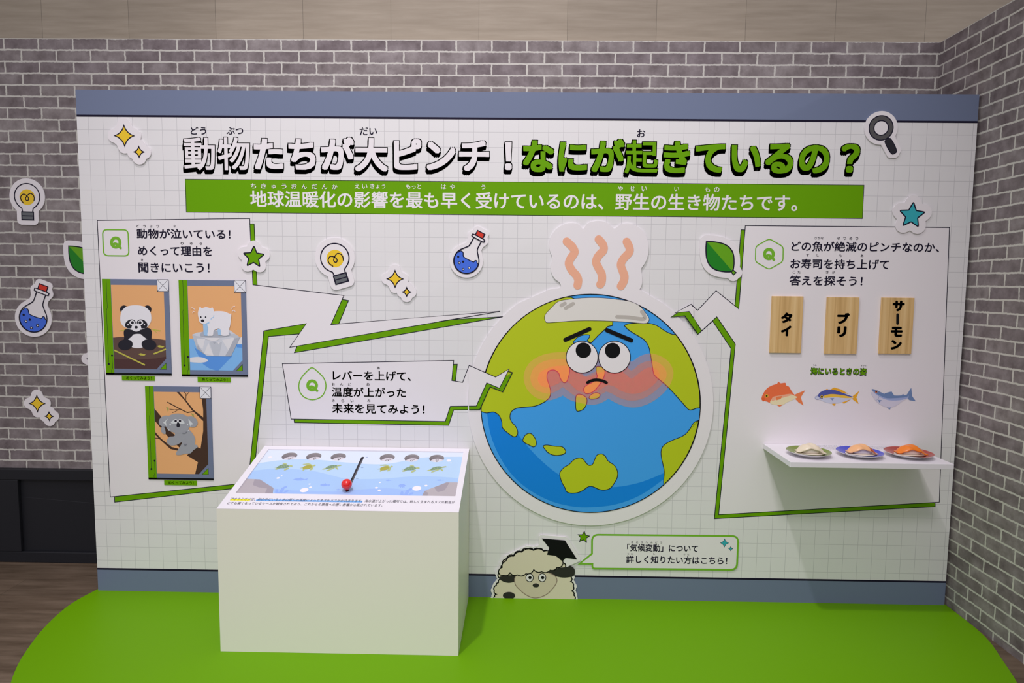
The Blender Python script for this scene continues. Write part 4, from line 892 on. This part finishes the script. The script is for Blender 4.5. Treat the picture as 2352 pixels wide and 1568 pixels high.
def lathe(m, c, prof, mt, n=64):
    vs = [(c[0]+r*math.cos(2*PI*i/n), c[1]+r*math.sin(2*PI*i/n), c[2]+z) for r, z in prof for i in range(n)]
    fs = [[k*n+i, k*n+(i+1) % n, (k+1)*n+(i+1) % n, (k+1)*n+i] for k in range(len(prof)-1) for i in range(n)]
    m.add(vs, fs, mt, True)
CERW = mat('white_porcelain', (222, 220, 222), rough=0.2, spec=0.5, k=0.86)
def plate(label, px, rw, glaze):
    zr = ZS+0.018; c = on_z(px[0], px[1], zr); r = rw/2*(c-CAM).dot(_f)/FPX
    c = Vector((c.x, c.y, ZS))
    o = thing('plate', label, 'plate', c, 'sushi plates on the shelf')
    m = Mesh(); lathe(m, c, [(0.0, 0.006), (0.040, 0.006), (0.052, 0.0075), (r-0.003, 0.0172), (r, 0.0183)], glaze); m.build('glazed_face', o)
    m = Mesh(); lathe(m, c, [(r, 0.0183), (r+0.0005, 0.0172), (r-0.003, 0.0155), (0.054, 0.0045), (0.046, 0.0035), (0.043, 0.0), (0.039, 0.0), (0.038, 0.003), (0.0, 0.003)], CERW); m.build('underside', o)
    return c, o
OG = mat('olive_glaze', (122, 142, 45), rough=0.22, spec=0.5, k=1.0); BG = mat('cobalt_glaze', (52, 66, 205), rough=0.22, spec=0.5, k=1.0); RG = mat('brick_red_glaze', (172, 50, 32), rough=0.22, spec=0.5, k=1.0)
def blob(m, c, R3, yaw, mt, p=2.6, n=20, k=28, zmin=-1.0):
    """rounded-box lump (superellipsoid)"""
    f = lambda v: math.copysign(abs(v)**(2/p), v)
    vs = []; cy, sy = math.cos(yaw), math.sin(yaw)
    for i in range(n+1):
        t = -PI/2+PI*i/n
        for j in range(k):
            a = 2*PI*j/k; x = R3[0]*f(math.cos(t))*f(math.cos(a)); y = R3[1]*f(math.cos(t))*f(math.sin(a)); z = R3[2]*max(zmin, f(math.sin(t)))
            vs.append((c[0]+x*cy-y*sy, c[1]+x*sy+y*cy, c[2]+z))
    m.add(vs, [[i*k+j, i*k+(j+1) % k, (i+1)*k+(j+1) % k, (i+1)*k+j] for i in range(n) for j in range(k)], mt, True)
def topping(m, c, yaw, mt, tip=None, L=0.054, W=0.030, z0=0.034, drop=(0.029, 0.032), spread=0.006, wav=0.0018):
    """a draped slice: arched lengthwise, sagging at its sides, split into two points at one end"""
    NU, NV, TH = 26, 12, 0.0058; cy, sy = math.cos(yaw), math.sin(yaw)
    def P(u, v, top):
        wd = W*(1-0.55*max(0, -u-0.45)**1.3*1.8)*(1-0.45*max(0, u-0.55)); x = u*L*0.97; y = v*wd
        if u > 0.52: y += math.copysign(spread*(u-0.52)/0.48, v)*(1.0 if abs(v) > 1e-6 else 0)
        d = drop[1] if u > 0 else drop[0]
        z = z0-d*abs(u)**2.3-0.014*v*v+wav*math.sin(9*u+4*v)*(1-u*u)
        if not top: z -= TH*(1-0.55*abs(v)**3)*(1-0.5*abs(u)**3); y *= 0.97
        z = max(z, 0.0015 if not top else 0.005)
        return (c[0]+x*cy-y*sy, c[1]+x*sy+y*cy, c[2]+z)
    def strip(v0, v1, u0, u1, nu, nv):
        g = [[[P(u0+(u1-u0)*i/nu, v0+(v1-v0)*j/nv, t) for j in range(nv+1)] for i in range(nu+1)] for t in (True, False)]
        S = (nu+1)*(nv+1); vs = [p for t in g for row in t for p in row]; idx = lambda t, i, j: t*S+i*(nv+1)+j
        fs = []; tp = []
        for i in range(nu):
            for j in range(nv):
                fs.append([idx(0, i, j), idx(0, i+1, j), idx(0, i+1, j+1), idx(0, i, j+1)]); fs.append([idx(1, i, j), idx(1, i, j+1), idx(1, i+1, j+1), idx(1, i+1, j)])
        for i in range(nu):
            fs.append([idx(0, i, 0), idx(1, i, 0), idx(1, i+1, 0), idx(0, i+1, 0)]); fs.append([idx(0, i, nv), idx(0, i+1, nv), idx(1, i+1, nv), idx(1, i, nv)])
        for j in range(nv):
            fs.append([idx(0, 0, j), idx(0, 0, j+1), idx(1, 0, j+1), idx(1, 0, j)]); fs.append([idx(0, nu, j), idx(1, nu, j), idx(1, nu, j+1), idx(0, nu, j+1)])
        m.add(vs, fs, mt, True)
    strip(-1, 1, -1, 0.56, 20, 12); strip(-1, -0.12, 0.54, 1.0, 8, 6); strip(0.12, 1, 0.54, 0.97, 8, 6)
    return P
RICE = mat('rice_resin', (226, 214, 210), rough=0.35, spec=0.5, k=0.9); BASE = mat('cream_resin', (232, 222, 206), rough=0.35, spec=0.5, k=0.9)
def sushi(label, c, yaw, mt, patch=None, rice=RICE):
    c = c+Vector((0.0, 0, 0.0085))
    o = thing('sushi', label, 'sushi', c, 'replica sushi on the plates')
    m = Mesh(); blob(m, c+Vector((0, 0, 0.0022)), (0.057, 0.032, 0.0026), yaw, BASE, 2.2); m.build('resin_base', o)
    m = Mesh(); blob(m, c+Vector((0, -0.001, 0.0160)), (0.036, 0.021, 0.0140), yaw, rice, 3.2); m.build('rice', o)
    m = Mesh(); P = topping(m, c+Vector((0, 0, 0.005)), yaw, mt); t = m.build('topping', o); 
    if patch:
        m = Mesh(); g = [[Vector(P(0.46+0.4*i/6, -0.98+0.9*j/5, True))+Vector((0, 0, 0.0006)) for j in range(6)] for i in range(7)]
        m.add([p for r in g for p in r], [[i*6+j, (i+1)*6+j, (i+1)*6+j+1, i*6+j+1] for i in range(6) for j in range(5)], patch, True)
        b_ = m.build('bloodline', t); b_['label'] = 'dark red patch at the end of the slice'
YW = -0.10
c_, _ = plate('olive green glazed plate at the left end of the shelf', (1857.5, 1034.6), 96.5, OG)
sushi('cream white sushi replica on the olive green plate', c_+Vector((0.002, -0.006, 0)), YW, mat('cream_slice', (228, 214, 190), rough=0.28, spec=0.5, k=0.95))
c_, _ = plate('cobalt blue glazed plate in the middle of the shelf', (1974.5, 1036.0), 99, BG)
sushi('pale apricot sushi replica with a dark red end on the blue plate', c_+Vector((0.002, -0.006, 0)), YW, mat('apricot_slice', (238, 180, 128), rough=0.28, spec=0.5, k=0.95), mat('dark_red_slice', (190, 72, 36), rough=0.3, k=0.95))
c_, _ = plate('brick red glazed plate at the right end of the shelf', (2087, 1037.2), 101, RG)
sushi('bright orange salmon sushi replica on the red plate', c_+Vector((0.002, -0.006, 0)), YW, mat('salmon_slice', (238, 128, 36), rough=0.28, spec=0.5, k=0.95))

# ================================================================== THE LEVER COUNTER
XC0, XC1, YF, ZF, ZB = -1.077, -0.2175, -0.452, 0.531, 0.647
ey = Vector((0, -YF, ZB-ZF)); LEN = ey.length
TOP = Plane((XC0, YF, ZF), (1, 0, 0), ey)
W_ = XC1-XC0
CW = mat('white_counter_laminate', (206, 202, 194), rough=0.42, k=0.70, spec=0.35); CT = mat('white_counter_top', (226, 222, 230), rough=0.4, k=0.93, spec=0.35)
counter = thing('demo_counter', 'white block counter with a sloping sea picture top and a red lever', 'counter', ((XC0+XC1)/2, YF/2, 0.003))
D = 0.009
m = Mesh(); q = [TOP.at((0, 0), -0.0004), TOP.at((W_, 0), -0.0004), TOP.at((W_, LEN), -0.0004), TOP.at((0, LEN), -0.0004)]; q[2].y = q[3].y = -0.0016
g = [Vector((p.x, p.y, 0.0032)) for p in q]
m.add(q+g, [[0, 4, 5, 1], [1, 5, 6, 2], [2, 6, 7, 3], [3, 7, 4, 0], [7, 6, 5, 4]], CW); m.build('body', counter)
# bezel with a sunken window
wc = [TOP.px(x, y) for x, y in ck((500, 185), (2148, 212), (2078, 587), (230, 556))]
wx0, wx1 = (wc[0][0]+wc[3][0])/2, (wc[1][0]+wc[2][0])/2; wy0, wy1 = (wc[2][1]+wc[3][1])/2, (wc[0][1]+wc[1][1])/2
O4 = [(0, 0), (W_, 0), (W_, LEN-0.0017), (0, LEN-0.0017)]; I4 = [(wx0, wy0), (wx1, wy0), (wx1, wy1), (wx0, wy1)]
m = Mesh()
vs = [TOP.at(p, 0) for p in O4+I4]+[TOP.at(p, -D) for p in O4+I4]
m.add(vs, [[i, (i+1) % 4, 4+(i+1) % 4, 4+i] for i in range(4)]+[[4+i, 4+(i+1) % 4, 12+(i+1) % 4, 12+i] for i in range(4)], CT)
bez = m.build('bezel', counter)
# sea picture: one flat sheet cut by wells and a slot
HG = -0.005
def tk(*p): return [TOP.px(x, y, HG) for x, y in ck(*p)]
S1 = mat('sea_pale_print', (214, 224, 250), k=0.95); S2 = mat('sea_light_band_print', (180, 208, 250), k=0.95); S3 = mat('sea_band_print', (164, 196, 252), k=0.95); S4 = mat('sea_low_band_print', (156, 186, 248), k=0.95)
RK1 = mat('rock_print', (178, 170, 176), k=0.95); RK2 = mat('rock_shade_print', (158, 150, 160), k=0.95); FSH = mat('fish_shadow_print', (142, 172, 236), k=0.95); BUB = mat('bubble_print', (236, 232, 248), k=0.95); TICK = mat('tick_print', (110, 135, 190), k=0.95)
lay = []
lay.append((I4, S1))
lay.append((smooth(tk((330, 322), (430, 305), (600, 282), (800, 273), (960, 281), (1150, 300), (1400, 316), (1550, 306), (1700, 276), (1850, 256), (2160, 252)), False, 4)+tk((2160, 640), (100, 620)), S2))
lay.append((smooth(tk((320, 384), (380, 370), (560, 352), (760, 360), (900, 376), (1020, 405), (1150, 435), (1300, 441), (1500, 435), (1700, 418), (1900, 418), (2150, 436)), False, 4)+tk((2160, 640), (100, 620)), S3))
lay.append((smooth(tk((545, 520), (700, 535), (900, 540), (1050, 545), (1200, 535), (1400, 520), (1560, 520), (1700, 535), (1900, 520)), False, 4)+tk((1900, 640), (545, 620)), S4))
lay.append((tk((315, 437), (430, 443), (545, 515), (533, 600), (200, 590)), RK1)); lay.append((tk((385, 441), (430, 443), (545, 515), (490, 520), (420, 510), (370, 490)), RK2)); lay.append((tk((490, 520), (545, 515), (535, 590), (460, 590)), RK2))
lay.append((tk((1780, 620), (1820, 540), (2005, 468), (2110, 468), (2120, 640)), RK1)); lay.append((tk((1780, 620), (1820, 540), (1850, 556), (1840, 620)), RK2)); lay.append((tk((1900, 510), (2005, 468), (2030, 470), (1990, 535), (1930, 552)), RK2))
def ftail(cx, cy, L, H, d=1):
    return tk(*[(cx+d*x*L, cy+y*H) for x, y in ((-1, 0), (-0.6, -0.45), (-0.1, -0.6), (0.05, -1.0), (0.15, -0.55), (0.55, -0.15), (1.0, -0.6), (0.85, 0), (0.95, 0.55), (0.5, 0.2), (0.1, 0.6), (-0.5, 0.6))])
lay += [(ftail(773, 443, 65, 17), FSH), (ftail(980, 490, 45, 17), FSH), (ftail(1095, 530, 24, 9), FSH), (ftail(1515, 452, 25, 9), FSH), (ftail(1950, 450, 32, 8), FSH)]
for cx, cy in ((612, 530), (1668, 548)):
    for ex_, ey_, rx_, ry_, rt in ((-40, 14, 13, 20, 0.2), (-28, 30, 14, 10, 0), (-5, 22, 14, 24, 0.15), (8, -2, 14, 18, 0.5), (30, -20, 20, 9, -0.35), (20, 34, 16, 12, -0.3), (42, 14, 18, 8, -0.3)):
        lay.append((tk(*ell(cx+ex_, cy+ey_, rx_, ry_, rt, 20)), FSH))
lay.append((tk((1598, 495), (1615, 482), (1640, 481), (1660, 492), (1662, 500), (1650, 500), (1655, 518), (1645, 503), (1635, 516), (1628, 502), (1615, 517), (1612, 502), (1600, 508), (1605, 499)), FSH))
pm = 1/(3.675*600)
def bub(x, y, rx):
    c = tk((x, y))[0]; return (ell(c[0], c[1], rx*pm, n=20), BUB)
lay += [bub(*b_) for b_ in ((583, 431, 14), (613, 413, 8), (804, 533, 34), (857, 509, 13), (849, 482, 9), (1413, 513, 13), (1443, 470, 8), (1438, 535, 13), (1754, 518, 37), (1832, 495, 13), (2024, 284, 20), (2043, 303, 6), (515, 256, 18))]
for x, y in ((1333, 255), (1293, 344), (1251, 438)): lay.append((tk((x-10, y-1.5), (x+10, y-1.5), (x+10, y+1.8), (x-10, y+1.8)), TICK))
wells = [(680, 247), (885, 250), (1092, 253), (1505, 260), (1713, 263), (1922, 266)]
RW = 0.0305
holes = []
for x, y in wells: c = tk((x, y))[0]; holes.append(ell(c[0], c[1], RW, n=40))
sa, sb_ = Vector(tk((1297, 258))[0]), Vector(tk((1165, 541))[0]); sw = 0.0058
dn = (sb_-sa).normalized(); nn = Vector((-dn.y, dn.x)); aa = math.atan2(nn.y, nn.x)
slot = [(sa.x+sw*math.cos(aa-PI*i/10), sa.y+sw*math.sin(aa-PI*i/10)) for i in range(11)]; slot = [(p[0], p[1]) for p in slot]
if (Vector(slot[5])-sa).dot(dn) > 0: slot = [(sa.x+sw*math.cos(aa+PI*i/10), sa.y+sw*math.sin(aa+PI*i/10)) for i in range(11)]
slot += [(2*0+sb_.x-(p[0]-sa.x), sb_.y-(p[1]-sa.y)) for p in slot]
holes.append(slot)
vs2 = []; fc2 = []
def clipw(p):
    p = clip_x(clip_x(p, wx0), wx1, False); s_ = [(y, x) for x, y in p]; s_ = clip_x(clip_x(s_, wy0), wy1, False); return [(y, x) for x, y in s_]
for p, _m in lay+[(h_, None) for h_ in holes]:
    p = clipw(p)
    if area(p) < 0: p = p[::-1]
    n0 = len(vs2); vs2 += [Vector(v) for v in p]; fc2.append(list(range(n0, n0+len(p))))
rv, re_, rf, ov, oe, of = geometry.delaunay_2d_cdt(vs2, [], fc2, 1, 1e-6, True)
m = Mesh(); NLY = len(lay); pts3 = [TOP.at((v.x, v.y), HG) for v in rv]
base_ = len(m.v); m.v += pts3
for f_, o_ in zip(rf, of):
    if not o_ or max(o_) >= NLY: continue
    m.f.append([base_+i for i in f_]); m.m.append(m.mi(lay[max(o_)][1])); m.smooth.append(False)
sea_pic = m.build('sea_picture', counter)
DG = mat('slot_grey', (112, 110, 118), k=0.95); WW = mat('well_wall', (176, 172, 172), k=0.95); WD = mat('well_dark', (190, 184, 186), k=0.95)
DW = 0.0185
for (x, y), h_, sym in zip(wells, holes, (('♂', 687, 268), ('♀', 892, 267), ('♀', 1098, 271), ('♂', 1510, 281), ('♂', 1718, 282), ('♀', 1925, 284))):
    c = tk((x, y))[0]; m = Mesh(); n = len(h_)
    ring = lambda k, h: [TOP.at((c[0]+(p[0]-c[0])*k, c[1]+(p[1]-c[1])*k), h) for p in h_]
    vs = ring(1, HG)+ring(1, HG-0.007)+ring(1.12, HG-0.007)+ring(1.12, HG-DW-0.004)
    for r_, mt_ in ((0, WW), (1, WD), (2, WD)): m.add(vs, [[r_*n+i, (r_+1)*n+i, (r_+1)*n+(i+1) % n, r_*n+(i+1) % n] for i in range(n)], mt_, True)
    m.add(ring(1.12, HG-DW-0.004), [list(range(n))], WD)
    vs = ring(1.02, HG-DW)+ring(1.02, HG-DW-0.003); m.add(vs, [list(range(n))]+[[i, n+i, n+(i+1) % n, (i+1) % n] for i in range(n)], CT)
    wl = m.build('peephole', counter)
    a = Art(TOP, HG-DW+0.0004, px=False); cx, cy = TOP.px(*ck(sym[1:])[0], HG-DW)
    if sym[0] == '♂':
        a.stroke(ell(cx-0.003, cy-0.003, 0.0052, n=24), BLACK, 0.0016, True, raw=True); a.stroke([(cx+0.0008, cy+0.0008), (cx+0.0085, cy+0.0085)], BLACK, 0.0016, raw=True); a.stroke([(cx+0.003, cy+0.0088), (cx+0.0088, cy+0.0088), (cx+0.0088, cy+0.003)], BLACK, 0.0016, raw=True)
    else:
        a.stroke(ell(cx, cy+0.003, 0.0052, n=24), BLACK, 0.0016, True, raw=True); a.stroke([(cx, cy-0.0022), (cx, cy-0.0112)], BLACK, 0.0016, raw=True); a.stroke([(cx-0.0042, cy-0.0068), (cx+0.0042, cy-0.0068)], BLACK, 0.0016, raw=True)
    a.build('symbol', wl)
m = Mesh(); n = len(slot); vs = [TOP.at(p, HG) for p in slot]+[TOP.at(p, HG-0.012) for p in slot]
m.add(vs, [[i, n+i, n+(i+1) % n, (i+1) % n] for i in range(n)]+[list(range(n, 2*n))], DG); m.build('slot', counter)
# lever with its red ball
lev = TOP.at(tk((1167, 536))[0], HG)
def lathe_n(m, base, prof, mt, n=40):
    vs = [base+TOP.ex*(r*math.cos(2*PI*i/n))+TOP.ey*(r*math.sin(2*PI*i/n))+TOP.n*z for r, z in prof for i in range(n)]
    m.add(vs, [[k*n+i, k*n+(i+1) % n, (k+1)*n+(i+1) % n, (k+1)*n+i] for k in range(len(prof)-1) for i in range(n)], mt, True)
m = Mesh(); lathe_n(m, lev, [(0.0, -0.011), (0.0052, -0.011), (0.0052, 0.012), (0, 0.012)], BLACK, 20); lv = m.build('lever', counter)
KR = mat('red_gloss_knob', (226, 16, 22), rough=0.12, spec=0.6, k=0.95, coat=0.4)
rk = 0.0198; zc = 0.0265; prof = [(0.0060, 0.003), (0.0075, 0.0055)]
for i in range(17):
    t = -0.72+(PI/2+0.72)*i/16; prof.append((max(0.0, rk*math.cos(t)), zc+rk*math.sin(t)))
m = Mesh(); lathe_n(m, lev, prof, KR, 48); kn = m.build('knob', lv); kn['label'] = 'glossy red ball knob'
# turtles
TGN = mat('turtle_shell_print', (118, 146, 118), k=0.95); TGL = mat('turtle_skin_print', (176, 186, 124), k=0.95); TOL = mat('turtle_olive_print', (168, 164, 70), k=0.95); TLN = mat('turtle_line_print', (160, 178, 140), k=0.95)
def turtle(cx, cy, kind):
    c = lambda *q: [TOP.px(*ck((cx+x, cy+y))[0], HG+0.0003) for x, y in q]
    a = Art(TOP, HG+0.0003, px=False); shell = TOL if kind == 1 else TGN
    if kind == 0:
        fl = (((-45, 10), (-78, 22), (-60, 28), (-35, 18)), ((-45, 5), (-80, 14), (-60, 6)), ((22, 15), (0, 30), (12, 34), (38, 22), (40, 12)), ((-10, -18), (0, -26), (20, -24), (28, -16)))
        sh_ = ((-62, 15), (-45, -2), (-15, -14), (15, -17), (38, -8), (40, 4), (18, 14), (-20, 16)); hd = ((36, -6), (50, -8), (62, -10), (74, -4), (68, 3), (50, 2), (36, 4))
    elif kind == 1:
        fl = (((25, -22), (0, -30), (-45, -24), (-40, -20), (10, -18), (28, -10)), ((45, 0), (35, 22), (10, 28), (20, 14), (28, 2)), ((-40, 10), (-70, 10), (-50, 4)), ((-45, 18), (-48, 30), (-36, 28), (-28, 16)))
        sh_ = ((-48, 10), (-40, -2), (-10, -14), (15, -16), (30, -8), (24, 8), (0, 18), (-35, 20)); hd = ((22, -18), (40, -12), (52, -20), (62, -14), (58, -8), (42, -4), (26, 2))
    else:
        fl = (((-50, 8), (-86, 18), (-70, 22), (-44, 16)), ((10, 10), (-20, 18), (-50, 30), (-40, 34), (-5, 22), (20, 12)), ((40, 2), (52, 22), (44, 22), (28, 10)), ((-50, 16), (-20, 14), (30, 6), (38, 0), (10, 2)))
        sh_ = ((-56, 12), (-40, -4), (-5, -14), (25, -16), (42, -10), (28, 2), (-10, 10), (-40, 15)); hd = ((36, -10), (55, -16), (72, -18), (80, -14), (70, -9), (50, -5), (38, -2))
    for f_ in fl+(hd,): a.fill(smooth(c(*f_), True, 3), TGL, raw=True)
    a.fill(smooth(c(*sh_), True, 3), shell, raw=True)
    if kind != 1:
        for f_ in (((-45, 0), (-30, 12)), ((-25, -11), (-12, 14)), ((-2, -16), (8, 13)), ((20, -15), (28, 8)), ((-55, 10), (-15, 0), (36, -4))): a.stroke(c(*f_), TLN, 0.0012, raw=True)
    else: a.stroke(c((-40, 5), (-10, -2), (24, -4)), mat('turtle_seam_print', (140, 136, 60), k=0.95), 0.001, raw=True)
    a.build('turtle_print', counter)
for x, y, k_ in ((632, 333, 0), (838, 338, 1), (1040, 338, 2), (1490, 347, 1), (1705, 350, 0), (1925, 350, 2)): turtle(x, y, k_)
# caption on the bezel
cap = lambda x, y: TOP.px(500+x/7.84, 1120+y/7.84, 0.0004)
YH = mat('yellow_marker', (246, 232, 40), k=0.95); BH = mat('blue_marker', (110, 172, 250), k=0.95); CI = mat('caption_ink', (58, 54, 66))
a = Art(TOP, 0.0003, px=False); v0, v1 = cap(218, 226)[1], cap(235, 198)[1]; a.fill([(cap(222, 222)[0], v0), (cap(580, 226)[0], v0), (cap(580, 226)[0], v1), (cap(222, 222)[0], v1)], YH, raw=True)
u0 = cap(688, 222)[0]; u1 = TOP.px(832.5, 1151.5, 0)[0]; a.fill([(u0, v0), (u1, v0), (u1, v1), (u0, v1)], BH, raw=True); a.build('marker_highlight', counter)
a = Art(TOP, 0.0006, px=False); vt = cap(235, 174)[1]
a.text('アオウミガメは、卵の中にいるときの周りの温度によってオスかメスかが決まります。海水温が上がった場所では、新しく生まれるメスの割合が', cap(232, 200)[0], TOP.px(1044.7, 1154, 0)[0], vt, v0+0.001, CI, 0.0, raw=True)
vt2, vb2 = cap(183, 249)[1], cap(178, 296)[1]
a.text('とても高くなっているケースが報告されており、これからの繁殖への悪い影響が心配されています。', cap(180, 275)[0], TOP.px(878.3, 1161, 0)[0], vt2, vb2, CI, 0.0, raw=True)
o = a.build('caption_lettering', counter)
